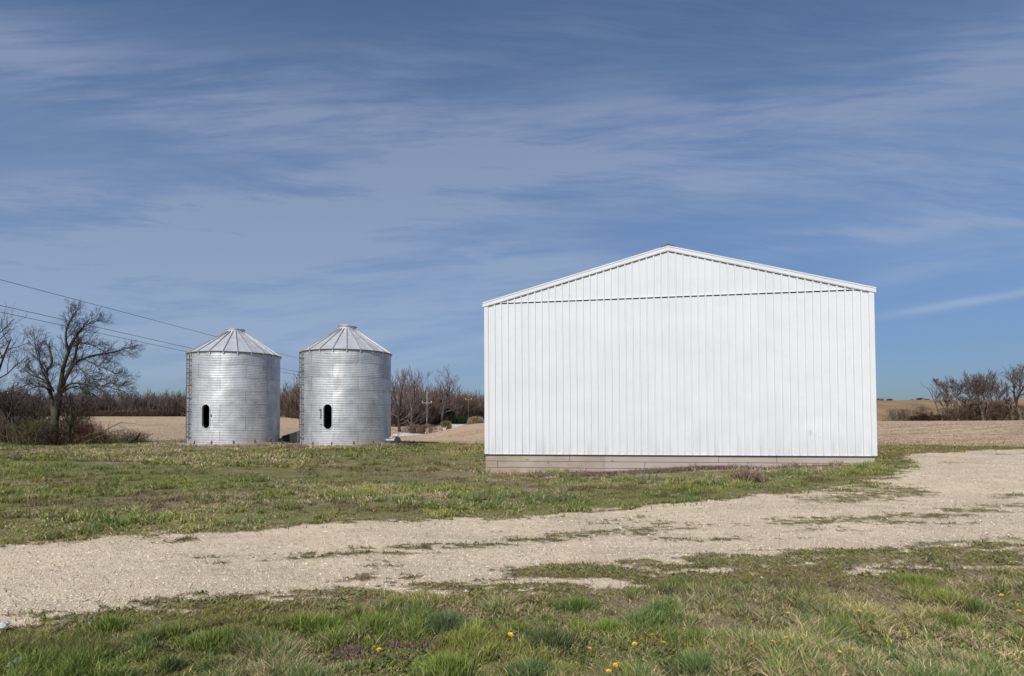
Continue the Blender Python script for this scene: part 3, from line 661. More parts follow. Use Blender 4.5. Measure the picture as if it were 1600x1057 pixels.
# unloading auger at the right foot of the second bin
def auger():
    a = at(600, 688, 35.6); b = at(618, 688, 35.3); g = at(622, 688, 35.2)
    zg = H(g[0], g[1]); root = empty('unloading_auger', (b[0], b[1], zg)); tag(root, 'short white unloading auger with a motor, at the foot of the bin nearer the barn', 'auger')
    def L(p): return (p[0]-b[0], p[1]-b[1], p[2]-zg)
    t = MB(); t.tube([L(at(597,688,35.9)), L(b)], .075, 16, True); t.build('tube', M['palemetal'], root, smooth=False)
    t = MB(); t.tube([L(at(599,684,36.2)), L(at(613,684,36.0))], .045, 10, True); t.build('drive_shaft', M['rib'], root)
    m = MB(); c = L(at(619,681,35.3)); m.tube([(c[0]-.17,c[1],c[2]),(c[0]+.10,c[1],c[2])], [.10,.10], 14, True); m.tube([(c[0]+.10,c[1],c[2]),(c[0]+.15,c[1],c[2])], [.08,.06], 14, True); m.box(c[0]-.12,c[0]+.08,c[1]-.08,c[1]+.08,c[2]-.19,c[2]-.10); m.build('motor', M['palemetal'], root)
    w = MB(); c = L(at(622,687.5,35.25)); w.tube([(c[0]-.03,c[1]-.09,c[2]),(c[0]-.03,c[1]+.0,c[2])], [.19,.19], 18, True); w.tube([(c[0]-.03,c[1]-.11,c[2]),(c[0]-.03,c[1]-.09,c[2])], [.05,.05], 10, True); w.build('pulley', M['darkmetal'], root)
    s = MB(); s.bar((c[0],c[1]+.05,0),(c[0]-.05,c[1]+.05,c[2]+.1),.05,.05); s.bar((c[0]-.35,c[1]+.05,0),(c[0]-.2,c[1]+.05,c[2]),.04,.04); s.build('stand', M['darkmetal'], root)
auger()
def hopper():
    a = at(440, 690, 38.6); zg = H(a[0], a[1]); root = empty('grain_hopper', (a[0], a[1], zg)); tag(root, 'low dark metal hopper with a sloping top, between the two grain bins', 'hopper')
    h = MB(); w = 1.10; zl, zr = .42, .80
    vs = [(0,0,.12),(w,0,.05),(w,0,zr),(0,0,zl),(.1,.9,.12),(w,.9,.05),(w,.9,zr),(.1,.9,zl)]
    h.add(vs, [(0,1,2,3),(5,4,7,6),(4,0,3,7),(1,5,6,2),(3,2,6,7),(0,4,5,1)]); h.build('body', M['darkmetal'], root, bevel=.01)
    r = MB(); r.bar((0,-.01,zl),(w,-.01,zr),.03,.04); r.bar((w,-.01,.05),(w,-.01,zr),.03,.03); r.build('rim', M['seam'], root)
    k = MB(); k.tube([(.05,-.12,.17),(.05,-.02,.17)], .17, 18, True); wh = k.build('wheel', M['ladder'], root)
    k = MB(); k.tube([(.05,-.135,.17),(.05,-.12,.17)], .07, 12, True); k.build('hub', M['palemetal'], wh)
hopper()

# ------------------------------------------------------------------ bare trees
def rv(): return Vector((random.gauss(0,1), random.gauss(0,1), random.gauss(0,1))).normalized()
def branch(tr, tw, p, d, L, r, lvl, maxl, up=.12, spread=.75, nch=4, minr=.006, tsplit=2):
    n = 4 if lvl < 2 else 3; pts = [p.copy()]; dd = d.copy(); q = p.copy()
    for i in range(n):
        dd = (dd+rv()*.20+Vector((0,0,up))).normalized(); q = q+dd*(L/n); pts.append(q.copy())
    rads = [r*(1-.62*i/n) for i in range(n+1)]
    (tr if lvl < tsplit else tw).tube(pts, rads, 6 if r > .06 else (4 if r > .02 else 3))
    if lvl >= maxl: return
    k = nch+(1 if random.random() < .5 else 0)
    for i in range(k):
        t = .25+.75*(i+random.random()*.8)/k; t = min(t, .999); s = t*n; j = int(s); fpos = pts[j].lerp(pts[j+1], s-j)
        base = (pts[j+1]-pts[j]).normalized(); side = rv(); side = (side-base*side.dot(base)).normalized()
        nd = (base*(1-.35*spread)+side*spread*random.uniform(.6,1.1)).normalized()
        branch(tr, tw, fpos, nd, L*random.uniform(.5,.72)*(1.05-.35*t), max(minr, r*(1-.62*t)*.62), lvl+1, maxl, up, spread, nch, minr, tsplit)
def bare_tree(loc, h, seed, maxl=4, nstem=1, spread=.75, up=.12, lean=(0,0), nch=4, r0=None, trunk_frac=.30, minr=.007):
    random.seed(seed); tr = MB(); tw = MB(); r0 = r0 or h*.021
    for s in range(nstem):
        a = random.uniform(0,6.28); off = Vector((math.cos(a)*.25*(nstem > 1), math.sin(a)*.25*(nstem > 1), -.2))
        d = Vector((lean[0]+(math.cos(a)*.22 if nstem > 1 else 0), lean[1]+(math.sin(a)*.22 if nstem > 1 else 0), 1)).normalized()
        p = off; pts = [p.copy()]; n = 5; L = h*trunk_frac
        for i in range(n): d = (d+rv()*.07+Vector((0,0,.03))).normalized(); p = p+d*(L/n); pts.append(p.copy())
        rs = r0/(nstem**.4); tr.tube(pts, [rs*1.35]+[rs*(1-.07*i) for i in range(1,n+1)], 8)
        k = random.randint(3,4)
        a0 = random.uniform(0,6.28)
        for i in range(k):
            a = a0+6.28*i/k+random.uniform(-.4,.4); sp = spread*random.uniform(.35,1.0) if i else .12
            nd = (d+Vector((math.cos(a),math.sin(a),0))*sp).normalized()
            branch(tr, tw, pts[-1]-d*random.uniform(0,L*.25), nd, h*random.uniform(.34,.46), rs*.62, 1, maxl, up, spread, nch, minr)
        for i in range(3):
            a = random.uniform(0,6.28); branch(tr, tw, pts[random.randint(2,4)], Vector((math.cos(a),math.sin(a),.35)).normalized(), h*.24, rs*.3, 2, maxl, .05, spread, nch, minr)
    return tr, tw
def place_tree(name, px, base_py, Y, h, seed, label, group=None, bark='bark', twig='twig', **kw):
    x, y, _ = at(px, base_py, Y); z = H(x, y); root = empty(name, (x, y, z)); tag(root, label, 'tree', group)
    tr, tw = bare_tree(None, h, seed, **kw); tr.build('trunk', M[bark], root, smooth=True); tw.build('crown', M[twig], root); return root

# the big tree of the hedgerow on the left: its limbs follow the real one
def main_tree():
    random.seed(41); Y0 = 42.0; bx_, by_, bz_ = at(85, 692, Y0); zg = H(bx_, by_); root = empty('bare_tree', (bx_, by_, zg)); tag(root, 'tall leafless twin stemmed tree with long limbs reaching right toward the bins', 'tree')
    tr = MB(); tw = MB()
    def P(px, py, dy=0): q = at(px, py, Y0+dy); return Vector((q[0]-bx_, q[1]-by_, q[2]-zg))
    limbs = [
     ([(84,694,0),(85,675,0),(86,656,0),(89,640,0),(93,616,.0)], .34, .22),
     ([(85.5,665,0),(83,640,.1),(80,620,.3),(75,597,.5),(72,582,.6),(81,567,.8),(77,545,1.0)], .22, .07),
     ([(92,620,0),(96,595,-.2),(99,575,-.3),(107,550,-.4),(114,533,-.5),(122,521,-.4),(129,513,-.3)], .21, .06),
     ([(93,616,0),(104,588,.3),(114,566,.6),(120,545,.8),(122,530,1.0)], .16, .06),
     ([(107,550,-.4),(103,532,-.8),(104,514,-1),(112,499,-1.1),(119,487,-1.2)], .11, .03),
     ([(97,604,.1),(116,569,.4),(142,557,.8),(170,552,1.2),(190,547,1.4),(208,542,1.5)], .14, .03),
     ([(130,561,.6),(150,570,0),(170,579,-.4),(190,590,-.7)], .07, .02),
     ([(94,613,0),(108,601,-.5),(124,599,-.9),(145,603,-1.3),(165,604,-1.6),(193,612,-2)], .12, .02),
     ([(94,616,0),(110,606,.5),(125,605,.9),(140,612,1.2),(152,622,1.4)], .08, .02),
     ([(118,566,.4),(124,575,.0),(134,583,-.3),(145,592,-.6),(151,599,-.8)], .06, .02),
     ([(75,597,.5),(60,590,.8),(48,586,1.1),(38,578,1.3),(28,572,1.4)], .10, .02),
     ([(78,610,.3),(66,604,-.4),(52,606,-.9),(40,612,-1.3)], .08, .02),
     ([(84,612,.0),(80,604,-.3),(76,598,-.6),(66,580,-1.0),(62,560,-1.3)], .08, .02),
     ([(93,622,0),(105,621,-.6),(118,619,-1.0),(128,622,-1.4)], .07, .02),
     ([(91,635,0),(106,630,.5),(118,640,1.0),(126,652,1.2)], .06, .02),
     ([(114,533,-.5),(130,537,-.2),(146,540,.2),(160,548,.5)], .06, .02),
     ([(128,514,-.3),(140,505,0),(148,500,.2)], .04, .015),
     ([(160,605,-1.5),(172,598,-1.7),(184,606,-1.9),(190,618,-2.0)], .04, .015),
     ([(72,582,.6),(62,566,.9),(56,548,1.2),(54,532,1.4)], .06, .02),
    ]
    for pts, r0, r1 in limbs:
        pp = [P(*q) for q in pts]; n = len(pp)
        # smooth the polyline
        sm = []
        for i in range(n-1):
            p0 = pp[max(i-1,0)]; p1 = pp[i]; p2 = pp[i+1]; p3 = pp[min(i+2,n-1)]
            for k in range(3):
                t = k/3; sm.append(.5*((2*p1)+(p2-p0)*t+(2*p0-5*p1+4*p2-p3)*t*t+(3*p1-p0-3*p2+p3)*t**3))
        sm.append(pp[-1]); m = len(sm); r0 *= .82; tr.tube(sm, [r0+(r1-r0)*(i/(m-1))**.8 for i in range(m)], 8)
        L = sum((sm[i+1]-sm[i]).length for i in range(m-1))
        if r0 > .27: continue
        cnt = int(5+L*4.2)
        for k in range(cnt):
            t = .22+.78*(k+random.random())/cnt; s = min(t,.999)*(m-1); j = int(s); q = sm[j].lerp(sm[j+1], s-j); base = (sm[j+1]-sm[j]).normalized()
            side = rv(); side = (side-base*side.dot(base)).normalized(); nd = (base*.7+side*.75+Vector((0,0,.15))).normalized()
            branch(tr, tw, q, nd, random.uniform(.55,1.5)*(1.15-.5*t), .022*(1.2-.5*t), 2, 4, .06, .8, 5, .0075)
        branch(tr, tw, sm[-1], (sm[-1]-sm[-2]).normalized(), .75, r1*.8, 2, 4, .04, .7, 5, .006)
    tr.build('trunk', M['ivybark'], root, smooth=True); tw.build('crown', M['twig'], root)
main_tree()
place_tree('bare_tree', 33, 690, 41.5, 6.2, 5, 'dark leaning bare tree left of the tall twin stemmed tree', lean=(-.30,0), nch=4, spread=.9, r0=.15, maxl=4)
place_tree('bare_tree', 6, 690, 43, 6.6, 6, 'tangled bare tree at the left edge of the hedgerow', lean=(.1,0), nch=4, spread=.9, maxl=4, r0=.13)
place_tree('bare_tree', -32, 690, 37, 11.5, 8, 'tall bare tree at far left, only its upper right twigs in view', nch=5, spread=.85, maxl=4, r0=.15, trunk_frac=.35)
place_tree('bare_tree', 60, 690, 46, 6.0, 9, 'low spreading bare tree behind the tall twin stemmed tree, on its left', nch=4, spread=.9, maxl=4, r0=.11)
place_tree('ivy_clad_tree', 106, 691, 41.6, 4.0, 10, 'short dark ivy clad stub tree right of the tall twin stemmed tree', bark='ivybark', nch=3, spread=.7, maxl=4, r0=.17, trunk_frac=.5)
# right of the second bin
place_tree('bare_tree', 624, 668, 128, 16.8, 21, 'tallest bare tree of the wood, just right of the nearer bin', bark='bark', twig='twig_grey', spread=.55, up=.2, nch=4, maxl=4, minr=.036, trunk_frac=.25)
place_tree('bare_tree', 643, 668, 134, 17, 22, 'slender pale topped bare tree behind the road, left of the near utility pole', bark='bark_grey', twig='twig_grey', spread=.5, up=.22, maxl=4, minr=.036)
place_tree('bare_tree', 690, 662, 185, 20.5, 23, 'broad pale bare tree behind the green shrub, right of the near utility pole', bark='bark_grey', twig='twig_grey', spread=.7, up=.15, maxl=4, minr=.035)
# hedgerow on the right
RG = 'bare trees along the field edge on the right'
place_tree('bare_tree', 1469, 657, 150, 12, 31, 'thin crooked snag tree right of the dark brush pile', RG, twig='twig_tan', bark='bark_grey', spread=.55, nch=2, maxl=3, r0=.22, minr=.036, lean=(-.18,0), trunk_frac=.45)
place_tree('bare_tree', 1498, 659, 148, 15.0, 32, 'round crowned bare tree right of the thin crooked snag', RG, twig='twig_tan', bark='bark_grey', spread=.75, nch=6, maxl=4, r0=.26, minr=.04)
place_tree('bare_tree', 1537, 659, 146, 14.5, 33, 'dense many stemmed bare tree between the round crowned and the largest leaning one', RG, twig='twig_tan', bark='bark_grey', spread=.6, nstem=5, nch=4, maxl=4, r0=.24, minr=.036, up=.2)
place_tree('bare_tree', 1596, 656, 140, 19.5, 34, 'largest bare tree of the right field edge, leaning left', RG, twig='twig_tan', bark='bark_grey', spread=.85, nch=5, maxl=4, r0=.40, minr=.036, lean=(-.22,0))
place_tree('bare_tree', 1578, 659, 150, 10, 35, 'small rusty brown bare tree under the largest leaning tree', RG, twig='twig_tan', bark='bark_grey', spread=.8, nch=4, maxl=4, r0=.14, minr=.036)
place_tree('bare_tree', 1516, 659, 152, 10, 36, 'small bare tree half hidden between the round crowned and dense many stemmed trees', RG, twig='twig_tan', bark='bark_grey', spread=.8, nch=4, maxl=4, r0=.13, minr=.036)
place_tree('bare_tree', 1636, 656, 138, 21, 37, 'bare tree cut by the right edge, its twigs highest there', RG, twig='twig_tan', bark='bark_grey', spread=.9, nch=4, maxl=4, r0=.4, minr=.036)

place_tree('bare_tree', 1556, 658, 158, 13, 38, 'pale bare tree standing behind and right of the dense many stemmed tree', RG, twig='twig_tan', bark='bark_grey', spread=.7, nch=5, maxl=4, r0=.22, minr=.034)
place_tree('bare_tree', 1481, 658, 160, 9.5, 39, 'short bare tree just behind and right of the thin crooked snag', RG, twig='twig_tan', bark='bark_grey', spread=.7, nch=5, maxl=4, r0=.16, minr=.034)
# shrubs: many thin stems from one foot
def shrub(name, px, py, Y, w, h, n, tint, label, cat='shrub', kind=None, seed=1, width=.012, dark=.5, group=None, loc=None, shape=1.0, twigs=0):
    r_ = np.random.default_rng(seed); x0, y0, _ = at(px, py, Y) if loc is None else (*loc, 0); z0_ = H(x0, y0)
    root_xy = r_.normal(0, .22, (n,2))*w; lift = r_.random(n)**1.1*h*.75
    hh = h*.16+h*.30*r_.random(n); env = np.sqrt(np.clip(1-(lift/h)**2, .05, 1))
    if twigs:
        mb = MB(); random.seed(seed*7+1)
        for k in range(twigs):
            a = random.uniform(0,6.28); q = Vector((random.gauss(0,.22)*w, random.gauss(0,.16)*w, -.05)); d = Vector((math.cos(a)*random.uniform(.1,.9), math.sin(a)*random.uniform(.1,.6), 1)).normalized()
            branch(mb, mb, q, d, h*random.uniform(.35,.8), .016+.006*h, 2, 4, .02, .95, 4, max(.005, width*.55))
        root = mb.build(name, simple('stems_%d' % seed, tuple(c*.62 for c in tint), .95, .3, 2, bump=0), None); root.location = (x0, y0, z0_); tag(root, label, cat, group, kind)
    x = np.clip(root_xy[:,0], -w/2, w/2)*env*1.25; y = np.clip(root_xy[:,1], -w/2, w/2)*env
    lump = fbm(x*1.0, lift, 2, 2.2/h, seed*3.1); k = lump > .36; x, y, lift, hh = x[k], y[k], lift[k], hh[k]; n = len(x)
    t = np.array(tint)*r_.uniform(1-dark, 1.25, (n,1)); ld = np.arctan2(y, x)+r_.normal(0, .9, n)
    if twigs:
        kk = r_.random(n) < .5; ld = r_.uniform(0,6.28,n)
        o = blades('foliage', x[kk], y[kk], lift[kk], hh[kk]*.5, width*.9*r_.uniform(.6,1.5,kk.sum()), r_.uniform(.3,1.1,kk.sum()), t[kk], M['brush'], root, lean_dir=ld[kk]); return root
    o = blades(name, x, y, lift, hh*.75, width*r_.uniform(.6,1.5,n), r_.uniform(.15,1.05,n)*shape, t, M['brush'], lean_dir=ld)
    o.location = (x0, y0, z0_); tag(o, label, cat, group, kind); return o
BR = (.17,.115,.08); YG = (.22,.20,.07); RD = (.20,.085,.05); GY = (.19,.155,.13); GN = (.055,.095,.03)
SG = 'shrubs in the left hedgerow'
shrub('shrub', 55, 689, 41.5, 3.4, 2.2, 5200, YG, 'yellow green tangled shrub left of the tall twin stemmed tree', seed=3, group=SG, twigs=26)
shrub('shrub', 18, 691, 42.5, 4.0, 2.4, 5200, BR, 'brown bramble thicket at the left edge under the bare trees', seed=4, group=SG, twigs=26)
shrub('shrub', 80, 691, 44.5, 4.0, 3.6, 6000, (.15,.105,.075), 'tall dark brown thicket behind the tall twin stemmed tree', seed=5, group=SG, twigs=26)
shrub('shrub', 40, 691, 45.0, 4.4, 4.0, 6000, (.16,.115,.08), 'tall brown thicket behind the yellow green shrub', seed=15, group=SG, twigs=26)
shrub('shrub', 0, 691, 45.0, 4.4, 3.8, 6000, (.15,.105,.075), 'tall brown thicket at the very left edge', seed=16, group=SG, twigs=26)
shrub('shrub', 66, 692, 40.9, 3.0, 1.9, 3600, BR, 'low dark brown bramble at the foot of the tall twin stemmed tree', seed=17, group=SG, twigs=26)
shrub('shrub', 120, 691, 42.2, 2.6, 2.9, 4500, (.21,.145,.085), 'tan brown shrub between the ivy clad stub and the red brown shrub', seed=6, group=SG, twigs=26)
shrub('shrub', 138, 690, 41.2, 1.7, 1.9, 3800, RD, 'red brown conical shrub in the left hedgerow', seed=7, group=SG, shape=.6, twigs=30)
shrub('shrub', 161, 690, 41.4, 2.2, 1.25, 3000, YG, 'low yellow green shrub right of the red brown shrub', seed=8, group=SG, twigs=26)
shrub('shrub', 187, 690, 42.5, 2.6, 1.3, 2600, (.26,.24,.10), 'sparse pale green shrub before the brown field', seed=9, group=SG, twigs=26)
shrub('shrub', 220, 689, 43, 1.5, 1.1, 1500, (.27,.16,.07), 'small rusty shrub right of the broken dark limb, nearest the bins', seed=10, group=SG, twigs=26)
def fallen():
    random.seed(3); x, y, _ = at(203, 690, 41.5); root = MB(); tw = MB(); z = H(x, y)
    root.tube([(-1.0,0,.05),(-.2,.1,.12),(.4,.1,.45),(.75,0,.85)], [.12,.14,.11,.05], 7); root.tube([(.2,.1,.2),(.8,.2,.3),(1.6,.1,.12),(2.1,0,.05)], [.09,.08,.06,.03], 6); root.tube([(-.5,0,.1),(-1.6,.2,.08),(-2.6,.1,.02)], [.08,.06,.03], 6)
    for k in range(10): branch(root, root, Vector((random.uniform(-.8,.9),.1,random.uniform(.1,.6))), rv()+Vector((0,0,.6)), .8, .02, 3, 4, 0, .8, 3)
    o = root.build('fallen_limb', M['bark'], None); o.location = (x, y, z); tag(o, 'broken dark limb lying at the right end of the left hedgerow', 'fallen limb')
    r2 = MB(); random.seed(5)
    r2.tube([(-1.9,0,.3),(-.8,0,.75),(.3,0,1.05),(1.3,.1,1.6),(2.4,.2,1.5)], [.05,.05,.04,.03,.012], 6)
    r2.tube([(-1.6,0,0),(-.3,0,.55),(.8,0,.95),(1.9,0,1.1)], [.06,.05,.03,.01], 6)
    for k in range(8): branch(r2, r2, Vector((random.uniform(-.8,1.9),0,random.uniform(.7,1.2))), (rv()+Vector((.6,0,.2))).normalized(), .9, .014, 3, 4, 0, .8, 3)
    x, y, _ = at(158, 690, 41); o = r2.build('fallen_limb', M['bark_grey'], None); o.location = (x, y, H(x,y)); tag(o, 'pale grey arching dead limb over the low yellow green shrub', 'fallen limb')
fallen()
# middle distance, by the road
shrub('evergreen_shrub', 706, 663, 196, 9.5, 5.2, 5200, GN, 'dark green evergreen shrub at the wood edge by the road', seed=22, width=.13)
shrub('shrub', 697, 672, 152, 2.7, 2.7, 2200, (.27,.23,.10), 'olive yellow bush standing on the roadside right of the near pole', seed=23, width=.07)
shrub('shrub', 655, 675, 128, 6.5, 2.2, 3500, (.25,.165,.125), 'pinkish brown brush left of the near utility pole', seed=24, width=.07)
shrub('shrub', 745, 660, 175, 4.6, 3.4, 3500, (.42,.32,.20), 'round tan brush mound on the field crest beside the barn', seed=25, width=.09)
shrub('shrub', 752, 660, 172, 1.9, 2.1, 900, (.14,.08,.05), 'dark brush painted as the shaded hollow of the tan brush mound', seed=26, width=.08)  # dark stems added as the shaded hollow at the mound's right side
# along the right field edge
RS = 'brush along the right field edge'
shrub('shrub', 1404, 660, 150, 5.6, 4.4, 4200, (.18,.145,.10), 'leafless grey brown bush nearest the barn on the right', seed=31, width=.045, group=RS, twigs=16)
shrub('brush_pile', 1434, 661, 148, 5.2, 2.0, 5200, (.075,.045,.03), 'low dark brush pile, left half of the pair on the right field edge', 'brush pile', seed=32, width=.08, dark=.6, group=RS, twigs=16)
shrub('brush_pile', 1449, 661, 147, 3.0, 3.0, 4200, (.065,.04,.03), 'higher dark brush pile, right half of the pair on the right field edge', 'brush pile', seed=33, width=.08, dark=.6, group=RS, twigs=16)
shrub('shrub', 1466, 660, 149, 1.8, 2.2, 1600, (.07,.045,.03), 'dark bush at the foot of the thin crooked snag', seed=34, width=.07, group=RS, twigs=16)
shrub('shrub', 1440, 658, 158, 4.5, 5.0, 1500, (.24,.18,.12), 'pale thin stemmed bush behind the dark brush piles', seed=35, width=.05, group=RS, twigs=16)
for i, (px, w, h, tn, lb) in enumerate([(1485,6,4.2,(.19,.13,.09),'brown undergrowth between the snag and the round crowned tree'),(1512,7,5.4,(.16,.11,.08),'dark undergrowth right of the round crowned tree'),(1537,7,6.0,(.13,.085,.06),'dense dark undergrowth inside the many stemmed tree'),(1560,7,6.2,(.19,.12,.08),'rusty undergrowth left of the largest leaning tree'),(1585,7,5.0,(.21,.13,.085),'red brown undergrowth at the foot of the largest leaning tree'),(1608,7,5.0,(.17,.11,.08),'brown undergrowth cut by the right edge')]):
    shrub('undergrowth', px, 660, 149, w, h, 3600, tn, lb, 'undergrowth', seed=40+i, width=.05, group=RS, twigs=16)
# tan weeds in the strip between field and hill
def verge_weeds():
    n = 26000; x = rng.uniform(60, 190, n); y = 157+rng.normal(0, 4, n)+.0*x; t = np.array([.26,.18,.12])*rng.uniform(.6,1.25,(n,1)); c = fbm(x, y, 3, .12, 6.6)
    h = .35+1.9*sstep(.45,.7,c)*rng.random(n); o = blades('field_edge_weeds', x, y, hgt(x,y), h, rng.uniform(.05,.12,n), rng.uniform(.1,.7,n), t, M['brush']); tag(o, 'tall dry tan weeds in the strip beyond the right hand field', 'weeds', kind='stuff')
verge_weeds()
# small trees on the skyline
ridge = [(1375,3.6,'tiny tree on the ridge skyline, closest to the barn edge'),(1390,3.2,'tiny rounded tree on the ridge skyline, second from the barn edge'),(1424,2.4,'tiny tree on the ridge skyline above the grey brown bush'),(1438,3.4,'tiny wide tree on the ridge skyline above the dark brush piles'),(1448,2.6,'tiny tree on the ridge skyline left of the thin crooked snag')]
for i, (px, h, lb) in enumerate(ridge):
    x, y, _ = at(px, 628, 455); shrub('ridge_tree', 0, 0, 0, h*1.5, h, 900, (.13,.12,.125), lb, 'tree', seed=60+i, width=.22, loc=(x,y), group='tiny trees on the ridge skyline')

# woods, far off
def woods(name, pts_n, line, hrange, seed, tint, label, depth=26, brush_n=16000, brush_h=(2.5,7)):
    protos = []
    for k in range(4):
        tr, tw = bare_tree(None, 1.0, seed+k, maxl=3, spread=.6, up=.2, nch=4, r0=.015, minr=.0036, trunk_frac=.28)
        a = MB(); a.add(tr.v, tr.f); a.add(tw.v, tw.f); V = np.array(a.v); fn = np.array([len(f) for f in a.f]); idx = np.concatenate([np.array(f) for f in a.f]); protos.append((V, fn, idx))
    r_ = np.random.default_rng(seed); line = np.array(line, float); seg = np.hypot(*np.diff(line, axis=0).T); cum = np.concatenate([[0], np.cumsum(seg)])
    VV, FN, ID, TT = [], [], [], []; base = 0
    for i in range(pts_n):
        s = r_.random()*cum[-1]; x = np.interp(s, cum, line[:,0]); y = np.interp(s, cum, line[:,1]); dpt = r_.random()*depth; rr = math.hypot(x, y); x += x/rr*dpt; y += y/rr*dpt
        h = r_.uniform(*hrange); V, fn, idx = protos[i%4]; a = r_.uniform(0,6.28); ca, sa = math.cos(a), math.sin(a); wd = r_.uniform(.9,1.35)
        P_ = np.stack([(V[:,0]*ca-V[:,1]*sa)*h*wd+x, (V[:,0]*sa+V[:,1]*ca)*h*wd+y, V[:,2]*h+H(x, y)], 1)
        VV.append(P_); FN.append(fn); ID.append(idx+base); base += len(V); TT.append(np.tile(np.array(tint)*r_.uniform(.6,1.3)*np.array([1,r_.uniform(.94,1.03),r_.uniform(.9,1.05)]), (len(V),1)))
    o = np_mesh(name, np.concatenate(VV), np.concatenate(FN), np.concatenate(ID), M['brush'], attrs=dict(tint=np.concatenate(TT))); tag(o, label, 'woods', kind='stuff')
    n = brush_n; s = r_.random(n)*cum[-1]; x = np.interp(s, cum, line[:,0]); y = np.interp(s, cum, line[:,1]); dpt = r_.random(n)**1.5*depth; rr = np.hypot(x, y); x = x+x/rr*dpt; y = y+y/rr*dpt
    cl = fbm(x, y, 3, .12, seed*1.0); h = brush_h[0]+(brush_h[1]-brush_h[0])*sstep(.3,.7,cl)*r_.random(n)**.7
    t = np.array(tint)*r_.uniform(.5,1.2,(n,1))*(np.array([.95,.85,.75])+.35*(cl[:,None]-.5)); ln = r_.uniform(.05,.95,n); zb = hgt(x, y)+r_.random(n)*h*.62
    o = blades(name+'_undergrowth', x, y, zb, h*.42, r_.uniform(.04,.13,n), ln, t, M['brush']); tag(o, label.replace('bare', 'brown undergrowth of the bare'), 'undergrowth', kind='stuff')
TN = (.165,.125,.105)
woods('far_woods', 260, [(-240,215),(-185,222),(-140,228),(-105,236),(-82,234),(-70,232)], (12.5,17.5), 70, (.15,.122,.11), 'bare grey brown woods beyond the field on the left', 34, 90000, (3.0,12.5))
woods('near_woods', 190, [(-70,178),(-52,158),(-38,142),(-30,150),(-25,172),(-21,205),(-12,245),(2,275)], (14.0,21.5), 80, TN, 'bare brown woods beside the country road', 34, 90000, (2.0,13.5))

# ------------------------------------------------------------------ poles and wires
P1 = at(667, 677, 140); P2 = at(732, 660, 214)
def pole(p, top, arm, label, m, r=.19):
    zg = H(p[0], p[1]); root = empty('utility_pole', (p[0], p[1], zg)); tag(root, label, 'utility pole', 'utility poles by the country road'); h = top-zg
    t = MB(); t.tube([(0,0,-.3),(0.02,0,h*.5),(.06,0,h)], [r,r*.85,r*.6], 10, True); t.build('pole', M[m], root, smooth=False)
    if arm:
        az = arm-zg; a = MB(); a.bar((-1.15,-.1,az),(1.2,-.1,az),.14,.16); a.bar((-.6,-.08,az),(0,-.08,az-.6),.05,.05); a.bar((.6,-.08,az),(0,-.08,az-.6),.05,.05); ar = a.build('crossarm', M[m], root)
        for xx in (-1.05, 1.1):
            i = MB(); i.lathe([(.05,az+.07),(.05,az+.16),(.16,az+.18),(.18,az+.28),(.12,az+.32),(.16,az+.36),(.12,az+.44),(.03,az+.5)], 12, c=(xx,-.1), cap=True); i.build('insulator', M['porcelain'], root)
    i = MB(); i.lathe([(.05,h),(.05,h+.1),(.12,h+.14),(.1,h+.26),(.03,h+.3)], 12, c=(.06,0), cap=True); i.build('insulator', M['porcelain'], root)
zt1 = at(669, 615, 140)[2]; za1 = at(667, 630, 140)[2]; zt2 = at(732, 618, 214)[2]
pole(P1, zt1, za1, 'pale wooden utility pole with a crossarm, nearer of the two by the road', 'pole', .16)
pole(P2, zt2, zt2-1.6, 'thin grey utility pole by the tan brush mound, farther of the two', 'pole_grey', .12)
def wire(pa, za, pb, zb, end, name_label, off):
    # pa, pb picture points on the run; the run goes P0 -> P1 -> P2 in plan
    P0 = np.array([-34.0, 28.0]); Q = np.array([P1[0]+off, P1[1]])
    P0 = P0+np.array([off,0])
    def sdepth(px, py):
        v = ray(px, py); k = v[0]/v[1]; d = Q-P0; s = (k*P0[1]-P0[0])/(d[0]-k*d[1]); Y = P0[1]+d[1]*s; return s, v[2]/v[1]*Y+EYE
    s1, z1 = sdepth(*pa); s2, z2 = sdepth(*pb); cf = np.polyfit([s1,s2,1.0],[z1,z2,end], 2)
    pts = []
    for s in np.linspace(-.12, 1, 60): q = P0+(Q-P0)*s; pts.append((q[0], q[1], float(np.polyval(cf, s))))
    e2 = zt2+(.2 if off == 0 else -1.2)
    for s in np.linspace(0, 1, 20)[1:]:
        pts.append((Q[0]+(P2[0]+off-Q[0])*s, Q[1]+(P2[1]-Q[1])*s, end+(e2-end)*s-4*.9*s*(1-s)))
    m = MB(); m.tube(pts, .017, 5); o = m.build('power_line', M['wire']); tag(o, name_label, 'power line', 'power lines running behind the grain bins')
wire((3,438), 0, (325,523), 0, zt1+.25, 'highest of the three overhead wires behind the grain bins', 0)
wire((20,482), 0, (292,543), 0, za1+.5, 'middle one of the three overhead wires behind the grain bins', 1.1)
wire((3,488.5), 0, (285,548.5), 0, za1+.45, 'lowest of the three overhead wires behind the grain bins', -1.05)

